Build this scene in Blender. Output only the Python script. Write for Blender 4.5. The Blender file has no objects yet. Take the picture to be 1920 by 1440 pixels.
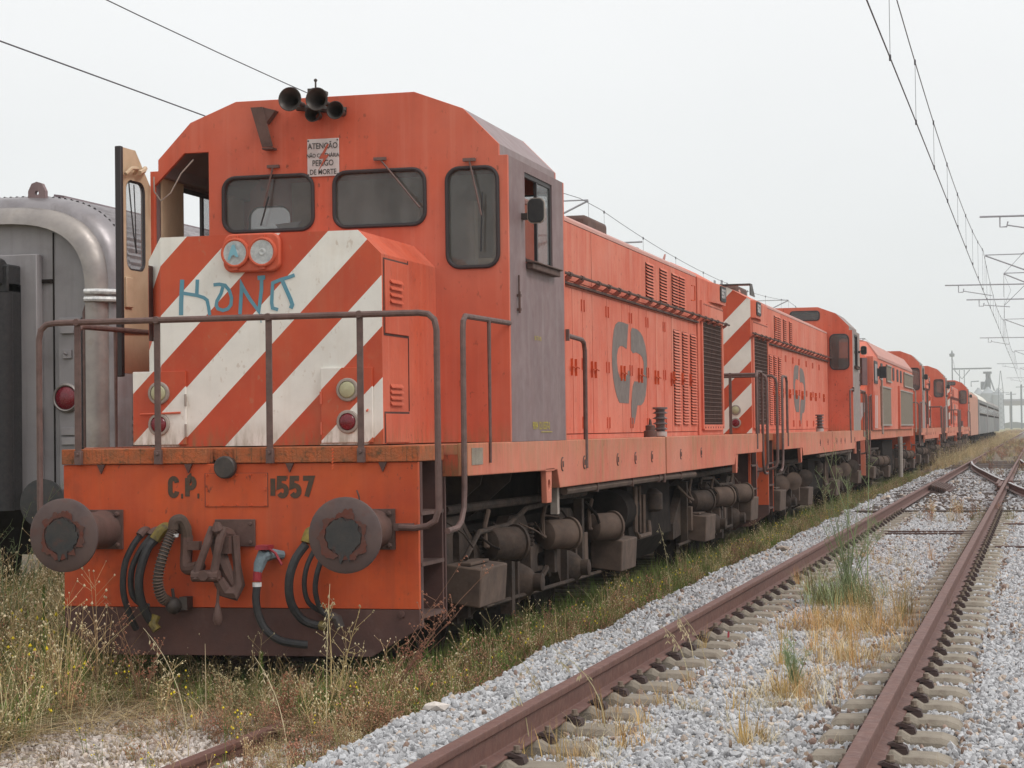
import bpy, math, random
import numpy as np
from mathutils import Vector, Matrix
from mathutils.geometry import tessellate_polygon
R = math.radians
rnd = random.Random(7)
sc = bpy.context.scene
col = sc.collection

# ------------------------------------------------------------------ camera
FW = Vector((-0.24929695, 0.96814883, 0.0232137))
RT = Vector((0.96825179, 0.24963627, -0.01304629))
UP = Vector((0.01842573, -0.01922431, 0.9996454))
CAM = Vector((5.447, -13.373, 1.701))
cd = bpy.data.cameras.new('camera')
cam = bpy.data.objects.new('camera', cd)
col.objects.link(cam)
mw = Matrix((RT, UP, -FW)).transposed().to_4x4()
mw.translation = CAM
cam.matrix_world = mw
cd.sensor_width = 36
cd.lens = 36 * 3820.9 / 1920
cd.clip_start = .1
cd.clip_end = 5000
sc.camera = cam

# ------------------------------------------------------------------ sky, sun, exposure
SUN_EL, SUN_AZ = 48, 104          # azimuth clockwise from +Y (track direction)
w = bpy.data.worlds.new('World')
sc.world = w
w.use_nodes = True
nt = w.node_tree
nt.nodes.clear()
out = nt.nodes.new('ShaderNodeOutputWorld')
sky = nt.nodes.new('ShaderNodeTexSky')
sky.sky_type = 'NISHITA'
sky.sun_disc = False
sky.sun_elevation = R(SUN_EL)
sky.sun_rotation = R(SUN_AZ)
b1 = nt.nodes.new('ShaderNodeBackground')
b1.inputs[1].default_value = .05
nt.links.new(sky.outputs[0], b1.inputs[0])
# overcast cloud deck: pale grey, a little brighter overhead, faintly mottled
tc = nt.nodes.new('ShaderNodeTexCoord')
sp = nt.nodes.new('ShaderNodeSeparateXYZ')
nt.links.new(tc.outputs['Generated'], sp.inputs[0])
cr = nt.nodes.new('ShaderNodeValToRGB')
cr.color_ramp.elements[0].position = 0.0
cr.color_ramp.elements[0].color = (.76, .79, .80, 1)
cr.color_ramp.elements[1].position = .6
cr.color_ramp.elements[1].color = (1.0, 1.0, 1.0, 1)
e_ = cr.color_ramp.elements.new(.22)
e_.color = (.90, .91, .915, 1)
nt.links.new(sp.outputs[2], cr.inputs[0])
no = nt.nodes.new('ShaderNodeTexNoise')
no.inputs['Scale'].default_value = 2.2
no.inputs['Detail'].default_value = 4
mp = nt.nodes.new('ShaderNodeMapping')
mp.inputs['Scale'].default_value = (1, 1, 2.5)
nt.links.new(tc.outputs['Generated'], mp.inputs[0])
nt.links.new(mp.outputs[0], no.inputs['Vector'])
mr = nt.nodes.new('ShaderNodeMapRange')
mr.inputs[1].default_value = .3
mr.inputs[2].default_value = .7
mr.inputs[3].default_value = .97
mr.inputs[4].default_value = 1.04
nt.links.new(no.outputs[0], mr.inputs[0])
b2 = nt.nodes.new('ShaderNodeBackground')
nt.links.new(cr.outputs[0], b2.inputs[0])
nt.links.new(mr.outputs[0], b2.inputs[1])
mx = nt.nodes.new('ShaderNodeMixShader')
mx.inputs[0].default_value = .93
nt.links.new(b1.outputs[0], mx.inputs[1])
nt.links.new(b2.outputs[0], mx.inputs[2])
nt.links.new(mx.outputs[0], out.inputs[0])
sl = bpy.data.lights.new('sun', 'SUN')
sl.energy = 1.3
sl.angle = R(16)
sl.color = (1, .97, .93)
sun = bpy.data.objects.new('sun', sl)
col.objects.link(sun)
dv = Vector((math.sin(R(SUN_AZ)) * math.cos(R(SUN_EL)), math.cos(R(SUN_AZ)) * math.cos(R(SUN_EL)), math.sin(R(SUN_EL))))
sun.rotation_euler = dv.to_track_quat('Z', 'Y').to_euler()
sun.location = (0, 0, 20)
sc.view_settings.view_transform = 'Standard'
sc.view_settings.look = 'None'
sc.view_settings.gamma = 1
sc.view_settings.exposure = 0.16
sc.view_settings.use_curve_mapping = False
sc.cycles.volume_bounces = 1
sc.cycles.max_bounces = 8
sc.cycles.transparent_max_bounces = 12

# ------------------------------------------------------------------ materials
def mat(name, c1, c2=None, rough=.6, metal=0., scale=4., streak=0., c3=None, c3amt=.5, c3scale=1.5, bump=.0, bscale=60., spec=.4,
        stripe=None, rand=0., alpha=None, detail=5., coords='Object', stain=None, fade=None, chips=None):
    m = bpy.data.materials.new(name)
    m.use_nodes = True
    t = m.node_tree
    n = t.nodes
    L = t.links.new
    bs = n['Principled BSDF']
    bs.inputs['Roughness'].default_value = rough
    bs.inputs['Metallic'].default_value = metal
    bs.inputs['Specular IOR Level'].default_value = spec
    tc = n.new('ShaderNodeTexCoord')
    def noise(sc_, stretch=(1, 1, 1), det=detail, lo=.35, hi=.65):
        mp = n.new('ShaderNodeMapping')
        mp.inputs['Scale'].default_value = stretch
        L(tc.outputs[coords], mp.inputs[0])
        q = n.new('ShaderNodeTexNoise')
        q.inputs['Scale'].default_value = sc_
        q.inputs['Detail'].default_value = det
        q.inputs['Roughness'].default_value = .62
        L(mp.outputs[0], q.inputs['Vector'])
        r = n.new('ShaderNodeMapRange')
        r.inputs[1].default_value = lo
        r.inputs[2].default_value = hi
        L(q.outputs[0], r.inputs[0])
        return r.outputs[0], q.outputs[0]
    def mix(f, a, b):
        q = n.new('ShaderNodeMix')
        q.data_type = 'RGBA'
        if isinstance(f, (int, float)): q.inputs[0].default_value = f
        else: L(f, q.inputs[0])
        for i, x in ((6, a), (7, b)):
            if isinstance(x, tuple): q.inputs[i].default_value = (*x[:3], 1)
            else: L(x, q.inputs[i])
        return q.outputs[2]
    def mth(op, a, b=None):
        q = n.new('ShaderNodeMath')
        q.operation = op
        for i, x in ((0, a), (1, b)):
            if x is None: continue
            if isinstance(x, (int, float)): q.inputs[i].default_value = x
            else: L(x, q.inputs[i])
        return q.outputs[0]
    c = c1
    if c2 is not None:
        f, _ = noise(scale)
        c = mix(f, c1, c2)
    if stripe is not None:
        sx, ky, y0, ph, per, white = stripe
        s = n.new('ShaderNodeSeparateXYZ')
        L(tc.outputs['Object'], s.inputs[0])
        tt = mth('ADD', s.outputs[2], mth('MULTIPLY', s.outputs[0], sx))
        tt = mth('ADD', tt, mth('MULTIPLY', mth('SUBTRACT', s.outputs[1], y0), ky))
        fr = mth('FRACT', mth('DIVIDE', mth('SUBTRACT', tt, ph - per * 4), per))
        st = mth('GREATER_THAN', fr, .5)
        f2, _ = noise(3.)
        wc = mix(f2, white, tuple(x * .88 for x in white))
        c = mix(st, c, wc)
    if streak > 0 and c3 is not None:
        f, _ = noise(c3scale, (5, 5, .35), 6., .52, .78)
        c = mix(mth('MULTIPLY', f, streak), c, c3)
    if c3 is not None and c3amt > 0:
        f, _ = noise(c3scale * 2.3, (1, 1, 1), 8., .55, .75)
        c = mix(mth('MULTIPLY', f, c3amt), c, c3)
    if stain is not None:        # stain: (colour, z0, z1, amount): moss or rust that grows along a band
        scol, z0, z1, am = stain
        s2 = n.new('ShaderNodeSeparateXYZ')
        L(tc.outputs['Object'], s2.inputs[0])
        r = n.new('ShaderNodeMapRange')
        r.inputs[1].default_value = z0
        r.inputs[2].default_value = z1
        L(s2.outputs[2], r.inputs[0])
        f, _ = noise(9., (3, 3, .6), 6., .38, .62)
        c = mix(mth('MULTIPLY', mth('MULTIPLY', r.outputs[0], f), am), c, scol)
    if fade is not None:         # large sun-bleached patches and fine vertical wash marks
        f, _ = noise(.55, (1, 1, .8), 3., .42, .70)
        c = mix(mth('MULTIPLY', f, fade[1]), c, fade[0])
        f, _ = noise(1.0, (14, 14, .5), 4., .50, .80)
        c = mix(mth('MULTIPLY', f, fade[1] * .8), c, fade[0])
    if chips is not None:        # specks of rust and grime
        f, _ = noise(22., (1, 1, .6), 9., .61, .66)
        g, _ = noise(1.7, (1, 1, 1), 4., .40, .62)
        c = mix(mth('MULTIPLY', mth('MULTIPLY', f, g), chips[1]), c, chips[0])
    if rand > 0:
        oi = n.new('ShaderNodeObjectInfo')
        hs = n.new('ShaderNodeHueSaturation')
        r = n.new('ShaderNodeMapRange')
        r.inputs[3].default_value = 1 - rand
        r.inputs[4].default_value = 1 + rand
        L(oi.outputs['Random'], r.inputs[0])
        L(r.outputs[0], hs.inputs['Value'])
        q = mth('FRACT', mth('MULTIPLY', oi.outputs['Random'], 37.3))
        r2 = n.new('ShaderNodeMapRange')
        r2.inputs[3].default_value = .5 - rand * .06
        r2.inputs[4].default_value = .5 + rand * .03
        L(q, r2.inputs[0])
        L(r2.outputs[0], hs.inputs['Hue'])
        if isinstance(c, tuple): hs.inputs['Color'].default_value = (*c[:3], 1)
        else: L(c, hs.inputs['Color'])
        c = hs.outputs[0]
    if isinstance(c, tuple): bs.inputs['Base Color'].default_value = (*c[:3], 1)
    else: L(c, bs.inputs['Base Color'])
    if bump > 0:
        _, f = noise(bscale)
        bp = n.new('ShaderNodeBump')
        bp.inputs['Strength'].default_value = bump
        bp.inputs['Distance'].default_value = .01
        L(f, bp.inputs['Height'])
        L(bp.outputs[0], bs.inputs['Normal'])
    if rough < .95 and c2 is not None:
        f, _ = noise(scale * 3)
        L(mth('ADD', mth('MULTIPLY', f, .18), rough - .08), bs.inputs['Roughness'])
    if alpha is not None:
        o = n['Material Output']
        tr = n.new('ShaderNodeBsdfTransparent')
        ms = n.new('ShaderNodeMixShader')
        ms.inputs[0].default_value = alpha
        L(tr.outputs[0], ms.inputs[1])
        L(bs.outputs[0], ms.inputs[2])
        L(ms.outputs[0], o.inputs[0])
    return m

ORF, ORF2 = (.57, .085, .032), (.49, .068, .028)
M = {}
MOSS = ((.17, .125, .05), 1.80, 1.60, .75)
M['front'] = mat('front_orange', (.60, .108, .050), (.52, .086, .040), .6, scale=2.5, c3=(.33, .075, .045), c3amt=.35, streak=.35, bump=.06, bscale=220, stain=MOSS, fade=((.64, .22, .15), .5), chips=((.16, .05, .03), .8))
M['beam'] = mat('beam_orange', (.60, .088, .018), (.46, .060, .018), .65, scale=2.2, c3=(.24, .055, .025), c3amt=.5, streak=.5, bump=.10, bscale=180, fade=((.58, .14, .05), .35), chips=((.10, .04, .025), .9))
M['side'] = mat('chalky_orange', (.62, .142, .082), (.55, .112, .064), .75, scale=1.6, c3=(.64, .29, .21), c3amt=.40, streak=.8, c3scale=.9, bump=.04, fade=((.68, .27, .19), .55), chips=((.22, .07, .045), .8))
M['sill'] = mat('sill_orange', (.60, .17, .10), (.50, .13, .08), .75, scale=1.8, c3=(.34, .20, .09), c3amt=.6, streak=1., c3scale=1.1, bump=.06, stain=((.22, .16, .06), 1.40, 1.63, .6), fade=((.62, .27, .19), .5), chips=((.20, .10, .05), .9))
M['roof'] = mat('faded_roof', (.55, .27, .22), (.46, .25, .22), .75, scale=2, c3=(.62, .38, .30), c3amt=.5)
M['grey'] = mat('brown_grey_paint', (.225, .150, .150), (.185, .122, .124), .6, scale=2.5, c3=(.30, .24, .235), c3amt=.3, streak=.5, bump=.03)
M['greymoss'] = mat('grey_moss_paint', (.30, .22, .21), (.24, .18, .18), .6, scale=2.5, c3=(.22, .33, .17), c3amt=.4, streak=1., c3scale=1.2)
M['roofgrey'] = mat('grey_roof_paint', (.30, .225, .23), (.25, .19, .19), .6, scale=3, c3=(.38, .33, .32), c3amt=.3)
M['cream'] = mat('cream_interior', (.62, .47, .32), (.52, .38, .25), .55, scale=3, c3=(.25, .15, .09), c3amt=.3)
M['stripeF'] = mat('striped_front', ORF, ORF2, .5, scale=2.5, c3=(.45, .30, .16), c3amt=.14, streak=.16, stripe=(-1, .41, .53, 1.19, .732, (.86, .83, .77)), bump=.03, bscale=200, stain=((.20, .16, .07), 1.80, 1.60, .7), chips=((.38, .24, .14), .4))
M['stripeR'] = mat('striped_rear', ORF, ORF2, .5, scale=2.5, c3=(.45, .30, .16), c3amt=.2, streak=.3, stripe=(1, 0, 0, 1.47, .72, (.82, .77, .69)))
M['tread'] = mat('rusty_tread_plate', (.32, .115, .05), (.50, .12, .04), .9, scale=7, c3=(.085, .065, .035), c3amt=1., streak=1., c3scale=9, bump=1., bscale=55)
M['rust'] = mat('brown_rusty_steel', (.125, .070, .058), (.085, .050, .042), .75, scale=7, c3=(.17, .075, .045), c3amt=.4, bump=.2, bscale=70)
M['rail_pipe'] = mat('rusty_pipe', (.16, .095, .082), (.11, .066, .058), .6, scale=14, c3=(.10, .035, .03), c3amt=.5, bump=.25, bscale=90)
M['skirt'] = mat('plough_brown', (.115, .055, .045), (.075, .040, .036), .8, scale=2.5, c3=(.20, .13, .11), c3amt=.5, bump=.15)
M['buffer'] = mat('buffer_face', (.115, .076, .068), (.09, .062, .06), .7, scale=5, c3=(.14, .04, .025), c3amt=.5, c3scale=3.5, bump=.2, bscale=40)
M['grease'] = mat('black_grease', (.028, .03, .032), (.05, .045, .042), .45, scale=8, c3=(.13, .04, .025), c3amt=.6, c3scale=6, bump=.3, bscale=30)
M['bogie'] = mat('bogie_brown', (.062, .039, .028), (.028, .019, .015), .85, scale=6, c3=(.12, .085, .056), c3amt=.5, bump=.4, bscale=45)
M['boxbrown'] = mat('sandbox_brown', (.125, .083, .062), (.075, .050, .039), .85, scale=5, c3=(.08, .045, .035), c3amt=.35, bump=.1)
M['under'] = mat('underframe_dark', (.014, .011, .010), (.028, .021, .018), .95, scale=5, spec=.1)
M['black'] = mat('black_rubber', (.020, .020, .022), (.034, .032, .032), .6, scale=20)
M['horn'] = mat('horn_dark', (.05, .042, .04), (.085, .07, .062), .5, scale=12, metal=.3)
M['gasket'] = mat('window_rubber', (.035, .028, .030), rough=.55)
M['plateW'] = mat('enamel_white', (.60, .56, .55), (.50, .45, .44), .5, scale=9)
M['ink'] = mat('sign_black', (.06, .055, .05), rough=.6)
M['number'] = mat('number_paint', (.055, .045, .03), (.10, .05, .03), .7, scale=30)
M['boltred'] = mat('sign_red', (.42, .09, .05), rough=.6)
M['logo'] = mat('logo_grey', (.15, .125, .115), (.19, .155, .14), .7, scale=5)
M['yellow'] = mat('yellow_lettering', (.45, .36, .06), rough=.7)
M['graf'] = mat('blue_spray', (.085, .27, .36), (.14, .29, .36), .5, scale=6)
M['yel2'] = mat('yellow_valve', (.26, .19, .03), (.09, .07, .03), .6, scale=12)
M['bluevalve'] = mat('pale_blue_valve', (.20, .27, .30), (.13, .16, .18), .6, scale=15)
M['redhandle'] = mat('red_handle', (.35, .03, .04), (.22, .02, .03), .6, scale=14)
M['lens_red'] = mat('red_lens', (.20, .008, .02), (.14, .006, .014), .25, scale=25, spec=.6)
M['lens_yel'] = mat('dusty_white_lens', (.46, .44, .27), (.40, .38, .24), .45, scale=25)
M['ring'] = mat('lamp_ring', (.36, .31, .27), (.28, .23, .20), .55, scale=15)
M['painted_sheen'] = mat('reflector', (.78, .78, .76), (.50, .51, .52), .25, metal=.0, scale=22)  # sky reflection of bright metal put into a pale non-metal grey
M['hoodcore'] = mat('hood_frame', (.30, .075, .05), rough=.8)
M['redrust'] = mat('dark_red_rust', (.13, .035, .022), (.10, .05, .04), .8, scale=14)
M['lampblue'] = mat('lamp_blue_spray', (.20, .42, .50), rough=.4)
M['wire'] = mat('wire_dark', (.10, .095, .11), rough=.6)
M['galv'] = mat('galvanised_steel', (.40, .40, .43), (.33, .33, .36), .6, scale=3)
M['ceramic'] = mat('insulator_brown', (.10, .07, .07), (.15, .12, .12), .35, scale=10)
M['ceramicw'] = mat('insulator_cap', (.42, .38, .36), rough=.6)
M['grille'] = mat('dark_grille', (.060, .030, .030), (.09, .045, .045), .8, scale=8)
M['grille3'] = mat('olive_mesh', (.17, .135, .10), (.21, .17, .125), .8, scale=8)
M['louvdark'] = mat('louvre_gap', (.045, .02, .022), rough=.9)
M['steel'] = mat('stainless_steel', (.36, .335, .34), (.26, .24, .25), .48, metal=.65, scale=2, c3=(.17, .15, .14), c3amt=.35, streak=.6, c3scale=1.2, bump=.03)
M['steeldirty'] = mat('stained_steel', (.40, .36, .33), (.27, .245, .235), .45, metal=.65, scale=2.5, c3=(.22, .16, .10), c3amt=.5)
M['steelpurple'] = mat('tinted_rib_steel', (.22, .17, .185), (.28, .225, .23), .4, metal=.5, scale=3, c3=(.14, .08, .09), c3amt=.4, streak=.5)  # red-purple reflected tint put into the steel colour
M['endpanel'] = mat('grey_end_panel', (.33, .31, .315), (.27, .255, .26), .55, scale=1.6, c3=(.17, .15, .145), c3amt=.35, streak=.5)
M['concrete'] = mat('concrete_sleeper', (.31, .268, .215), (.23, .195, .155), .95, scale=9, c3=(.16, .10, .07), c3amt=.5, c3scale=4, bump=.5, bscale=90)
M['rail'] = mat('rusty_rail', (.165, .080, .062), (.125, .058, .047), .6, scale=9, c3=(.09, .035, .03), c3amt=.4, bump=.12, bscale=60)
M['railtop'] = mat('polished_rail', (.42, .38, .37), (.34, .30, .30), .25, metal=.8, scale=6)
M['clip'] = mat('rail_fastening', (.045, .028, .026), (.09, .06, .055), .8, scale=12)
M['bolt'] = mat('dusty_bolt', (.20, .155, .12), rough=.9)
M['timber'] = mat('dark_timber', (.075, .055, .048), (.11, .085, .072), .9, scale=5, bump=.5)

def glass(name, colr, a, rough=.08):
    return mat(name, colr, tuple(x * .6 for x in colr), rough, spec=.8, scale=3.5, alpha=a, c3=tuple(min(1, x * 1.9) for x in colr), c3amt=.5, streak=.5, c3scale=1.3)
M['glass'] = glass('dusty_cab_glass', (.16, .17, .165), .38, .03)
M['glass2'] = glass('dark_window_glass', (.06, .062, .062), .75)
M['clear'] = glass('clear_glass', (.3, .32, .33), .25)

# ------------------------------------------------------------------ mesh builder
def rrect(x0, x1, z0, z1, r, n=5):
    p = []
    for cx, cz, a in ((x1 - r, z1 - r, 0), (x0 + r, z1 - r, 90), (x0 + r, z0 + r, 180), (x1 - r, z0 + r, 270)):
        for i in range(n + 1):
            t = R(a + 90 * i / n)
            p.append((cx + r * math.cos(t), cz + r * math.sin(t)))
    return p

def circle(cx, cz, r, n=20):
    return [(cx + r * math.cos(2 * math.pi * i / n), cz + r * math.sin(2 * math.pi * i / n)) for i in range(n)]

class MB:
    def __init__(s):
        s.v = []; s.f = []
    def add(s, vs, fs):
        o = len(s.v)
        s.v += [tuple(a) for a in vs]
        s.f += [tuple(i + o for i in a) for a in fs]
        return s
    def box(s, x0, x1, y0, y1, z0, z1):
        return s.add([(x, y, z) for x in (x0, x1) for y in (y0, y1) for z in (z0, z1)],
                     [(0, 1, 3, 2), (4, 6, 7, 5), (0, 4, 5, 1), (2, 3, 7, 6), (0, 2, 6, 4), (1, 5, 7, 3)])
    @staticmethod
    def m(axis, a, p):
        return (a, p[0], p[1]) if axis == 'x' else ((p[0], a, p[1]) if axis == 'y' else (p[0], p[1], a))
    def prism(s, pts, axis, a0, a1, holes=()):
        loops = [pts] + list(holes)
        flat = [p for l in loops for p in l]
        tris = tessellate_polygon([[Vector((p[0], p[1], 0)) for p in l] for l in loops])
        n = len(flat)
        vs = [s.m(axis, a0, p) for p in flat] + [s.m(axis, a1, p) for p in flat]
        fs = []
        if len(loops) == 1:
            fs += [tuple(range(n)), tuple(range(2 * n - 1, n - 1, -1))] if s.convex(pts) else [tuple(t) for t in tris] + [tuple(i + n for i in reversed(t)) for t in tris]
        else:
            fs += [tuple(t) for t in tris] + [tuple(i + n for i in reversed(t)) for t in tris]
        o = 0
        for l in loops:
            k = len(l)
            for i in range(k):
                j = (i + 1) % k
                fs.append((o + i, o + j, o + j + n, o + i + n))
            o += k
        return s.add(vs, fs)
    @staticmethod
    def convex(p):
        sg = 0
        for i in range(len(p)):
            a, b, c = p[i], p[(i + 1) % len(p)], p[(i + 2) % len(p)]
            k = (b[0] - a[0]) * (c[1] - b[1]) - (b[1] - a[1]) * (c[0] - b[0])
            if abs(k) < 1e-9: continue
            if sg and (k > 0) != (sg > 0): return False
            sg = k
        return True
    def flat(s, pts, axis, a):
        loops = [pts]
        tris = tessellate_polygon([[Vector((p[0], p[1], 0)) for p in pts]])
        return s.add([s.m(axis, a, p) for p in pts], [tuple(t) for t in tris])
    def lathe(s, o, ax, prof, n=20, cap=True):
        o = Vector(o); ax = Vector(ax).normalized()
        u = ax.orthogonal().normalized(); w_ = ax.cross(u)
        vs = []; fs = []
        for r, t in prof:
            for i in range(n):
                a = 2 * math.pi * i / n
                vs.append(o + ax * t + (u * math.cos(a) + w_ * math.sin(a)) * r)
        for k in range(len(prof) - 1):
            for i in range(n):
                j = (i + 1) % n
                fs.append((k * n + i, k * n + j, (k + 1) * n + j, (k + 1) * n + i))
        if cap:
            fs.append(tuple(range(n - 1, -1, -1)))
            fs.append(tuple((len(prof) - 1) * n + i for i in range(n)))
        return s.add(vs, fs)
    def cyl(s, p0, p1, r0, r1=None, n=12):
        p0 = Vector(p0); p1 = Vector(p1)
        return s.lathe(p0, p1 - p0, [(r0, 0), (r0 if r1 is None else r1, (p1 - p0).length)], n)
    def tube(s, pts, r, n=8, closed=False, rs=None):
        P = [Vector(p) for p in pts]
        k = len(P); vs = []; fs = []
        up = None
        for i in range(k):
            if closed: d = P[(i + 1) % k] - P[i - 1]
            else: d = P[min(i + 1, k - 1)] - P[max(i - 1, 0)]
            d.normalize()
            if up is None: up = d.orthogonal().normalized()
            up = (up - d * up.dot(d))
            if up.length < 1e-6: up = d.orthogonal()
            up.normalize()
            q = d.cross(up)
            rr = rs[i] if rs else r
            for j in range(n):
                a = 2 * math.pi * j / n
                vs.append(P[i] + (up * math.cos(a) + q * math.sin(a)) * rr)
        for i in range(k if closed else k - 1):
            i2 = (i + 1) % k
            for j in range(n):
                j2 = (j + 1) % n
                fs.append((i * n + j, i * n + j2, i2 * n + j2, i2 * n + j))
        if not closed:
            fs.append(tuple(range(n - 1, -1, -1)))
            fs.append(tuple((k - 1) * n + j for j in range(n)))
        return s.add(vs, fs)
    def ball(s, c, r, n=10, sz=1.):
        pr = [(max(1e-4, r * math.sin(math.pi * i / n)), -r * sz * math.cos(math.pi * i / n)) for i in range(n + 1)]
        return s.lathe(c, (0, 0, 1), pr, n + 4, cap=False)
    def ribbon(s, path, wd, axis, a, a1, closed=False):
        """thick flat stroke along a 2-D path"""
        P = [Vector((p[0], p[1])) for p in path]
        k = len(P); Lf = []; Rt = []
        for i in range(k):
            d0 = (P[i] - P[i - 1]) if i else (P[1] - P[0])
            d1 = (P[i + 1] - P[i]) if i < k - 1 else (P[-1] - P[-2])
            d0.normalize(); d1.normalize()
            t = d0 + d1
            if t.length < 1e-3: t = d1
            t.normalize()
            nn = Vector((-t.y, t.x))
            sc_ = 1 / max(.45, nn.dot(Vector((-d1.y, d1.x))))
            Lf.append(P[i] + nn * wd / 2 * sc_); Rt.append(P[i] - nn * wd / 2 * sc_)
        vs = [s.m(axis, a, p) for p in Lf] + [s.m(axis, a, p) for p in Rt] + [s.m(axis, a1, p) for p in Lf] + [s.m(axis, a1, p) for p in Rt]
        fs = []
        for i in range(k - 1):
            fs += [(i, i + 1, k + i + 1, k + i), (2 * k + i, 3 * k + i, 3 * k + i + 1, 2 * k + i + 1),
                   (i, 2 * k + i, 2 * k + i + 1, i + 1), (k + i, k + i + 1, 3 * k + i + 1, 3 * k + i)]
        fs += [(0, k, 3 * k, 2 * k), (k - 1, 3 * k - 1, 4 * k - 1, 2 * k - 1)]
        return s.add(vs, fs)
    def xf(s, mtx, start=0):
        s.v = s.v[:start] + [tuple(mtx @ Vector(a)) for a in s.v[start:]]
        return s
    def build(s, name, m, parent=None, smooth=35, bev=0, label=None):
        me = bpy.data.meshes.new(name)
        me.from_pydata(s.v, [], s.f)
        me.update()
        import bmesh
        bm = bmesh.new(); bm.from_mesh(me)
        bmesh.ops.recalc_face_normals(bm, faces=bm.faces)
        bm.to_mesh(me); bm.free()
        if smooth:
            me.shade_smooth()
            me.set_sharp_from_angle(angle=R(smooth))
        me.materials.append(M[m] if isinstance(m, str) else m)
        o = bpy.data.objects.new(name, me)
        col.objects.link(o)
        if parent is not None: o.parent = parent
        if bev:
            b = o.modifiers.new('bevel', 'BEVEL')
            b.width = bev; b.segments = 2; b.limit_method = 'ANGLE'; b.angle_limit = R(40)
        if label: o['label'] = label
        return o

def box(name, m, parent, *a, bev=.006, **k):
    return MB().box(*a).build(name, m, parent, bev=bev, **k)

def tag(o, label, cat, group=None, kind=None):
    if label: o['label'] = label
    if cat: o['category'] = cat
    if group: o['group'] = group
    if kind: o['kind'] = kind
    return o

def empty(name, loc=(0, 0, 0), rz=0, label=None, cat=None, group=None, kind=None):
    o = bpy.data.objects.new(name, None)
    o.empty_display_size = .3
    o.location = loc
    o.rotation_euler = (0, 0, rz)
    col.objects.link(o)
    return tag(o, label, cat, group, kind)

def copy_tree(o, parent=None):
    c = o.copy()
    col.objects.link(c)
    c.parent = parent
    for ch in KIDS.get(o.name, list(o.children)):
        copy_tree(ch, c)
    return c
KIDS = {}

def kids_index():
    KIDS.clear()
    for o in bpy.data.objects:
        if o.parent is not None: KIDS.setdefault(o.parent.name, []).append(o)
        KIDS.setdefault(o.name, [])

def text(name, body, size, m, parent, loc, xd, zd, sx=1., bold=0., align='LEFT'):
    """flat lettering lying on a surface, its outline in real letters"""
    cu = bpy.data.curves.new('lettering', 'FONT')
    cu.body = body; cu.size = size; cu.offset = bold; cu.align_x = align
    cu.resolution_u = 3
    t = bpy.data.objects.new('lettering', cu)
    col.objects.link(t)
    bpy.context.view_layer.update()
    me = bpy.data.meshes.new_from_object(t.evaluated_get(bpy.context.evaluated_depsgraph_get()))
    bpy.data.objects.remove(t)
    xd = Vector(xd).normalized(); zd = Vector(zd).normalized(); loc = Vector(loc)
    for v in me.vertices:
        v.co = loc + xd * v.co.x * sx + zd * v.co.y
    me.materials.clear(); me.materials.append(M[m])
    me.name = name
    o = bpy.data.objects.new(name, me)
    col.objects.link(o)
    o.parent = parent
    return o

# stroke letters for the stencilled numbers, unit box 0..1 high, drawn as rounded polylines
def arc(cx, cy, rx, ry, a0, a1, n=7):
    return [(cx + rx * math.cos(R(a0 + (a1 - a0) * i / n)), cy + ry * math.sin(R(a0 + (a1 - a0) * i / n))) for i in range(n + 1)]
GL = {
    '1': [[(.10, .10), (.10, .90)]],
    '5': [[(.46, .90), (.12, .90), (.10, .52), (.26, .57)] + arc(.27, .33, .19, .23, 80, -150, 9)],
    '7': [[(.04, .90), (.47, .90), (.20, .06)]],
    'C': [arc(.27, .70, .18, .20, 0, 180, 7) + arc(.27, .30, .18, .20, 180, 360, 7)],
    'P': [[(.10, .06), (.10, .92)], [(.10, .90), (.30, .90)] + arc(.30, .68, .18, .22, 90, -90, 7) + [(.12, .46)]],
    '.': [[(.06, .08), (.16, .08)]],
    '6': [arc(.28, .70, .18, .20, 20, 180, 6) + [(.10, .30)] + arc(.28, .28, .18, .20, 180, 540, 10)],
    '2': [arc(.27, .72, .18, .18, 170, -20, 6) + [(.10, .10), (.48, .10)]],
}
def strokes(body, x0, z0, h, axis, a, a1, wd, adv, sx=1., flip=1):
    b = MB()
    x = x0
    for ch in body:
        for kk, p in enumerate(GL[ch]):
            b.ribbon([(x + flip * q[0] * h * sx, z0 + q[1] * h) for q in p], wd, axis, a + (a - a1) * .2 * kk, a1 + (a - a1) * .15 * kk)
        x += flip * adv.get(ch, .60) * h * sx
    return b
from mathutils import noise as N0

# ------------------------------------------------------------------ locomotive (hood unit, two three-axle bogies)
LEN = 17.4
CABP = [(1.5, 1.62), (1.5, 3.85), (1.43, 3.85), (1.43, 3.94), (1.145, 4.23), (.75, 4.38)]
CABP = CABP + [(-x, z) for x, z in reversed(CABP)]

def louvre(name, parent, s, xs, y0, y1, z0, z1, pitch=.03, m='side'):
    """dark opening with real tilted slats, on the side plane x = s*xs"""
    a = MB().box(s * xs, s * (xs + .004), y0, y1, z0, z1).build(name, 'louvdark', parent)
    b = MB()
    z = z0
    while z < z1 - pitch * .5:
        pts = [(xs + .003, z + pitch * .62), (xs + .024, z + pitch * .10), (xs + .024, z + pitch * .30), (xs + .003, z + pitch * .98)]
        b.prism([(s * p[0], p[1]) for p in pts], 'y', y0, y1)
        z += pitch
    b.build('louvre_slats', m, a, smooth=0)
    return a

def window(name, parent, y, x0, x1, z0, z1, r=.10, d=-1, g='glass', th=.016):
    """rubber gasket round a pane, in a wall that faces along Y"""
    a = MB().tube([(p[0], y + d * .008, p[1]) for p in rrect(x0, x1, z0, z1, r, 6)], th, 8, closed=True).build(name, 'gasket', parent)
    MB().prism(rrect(x0, x1, z0, z1, r, 6), 'y', y + .014, y + .020).build('pane', g, a, smooth=0)
    return a

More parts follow.
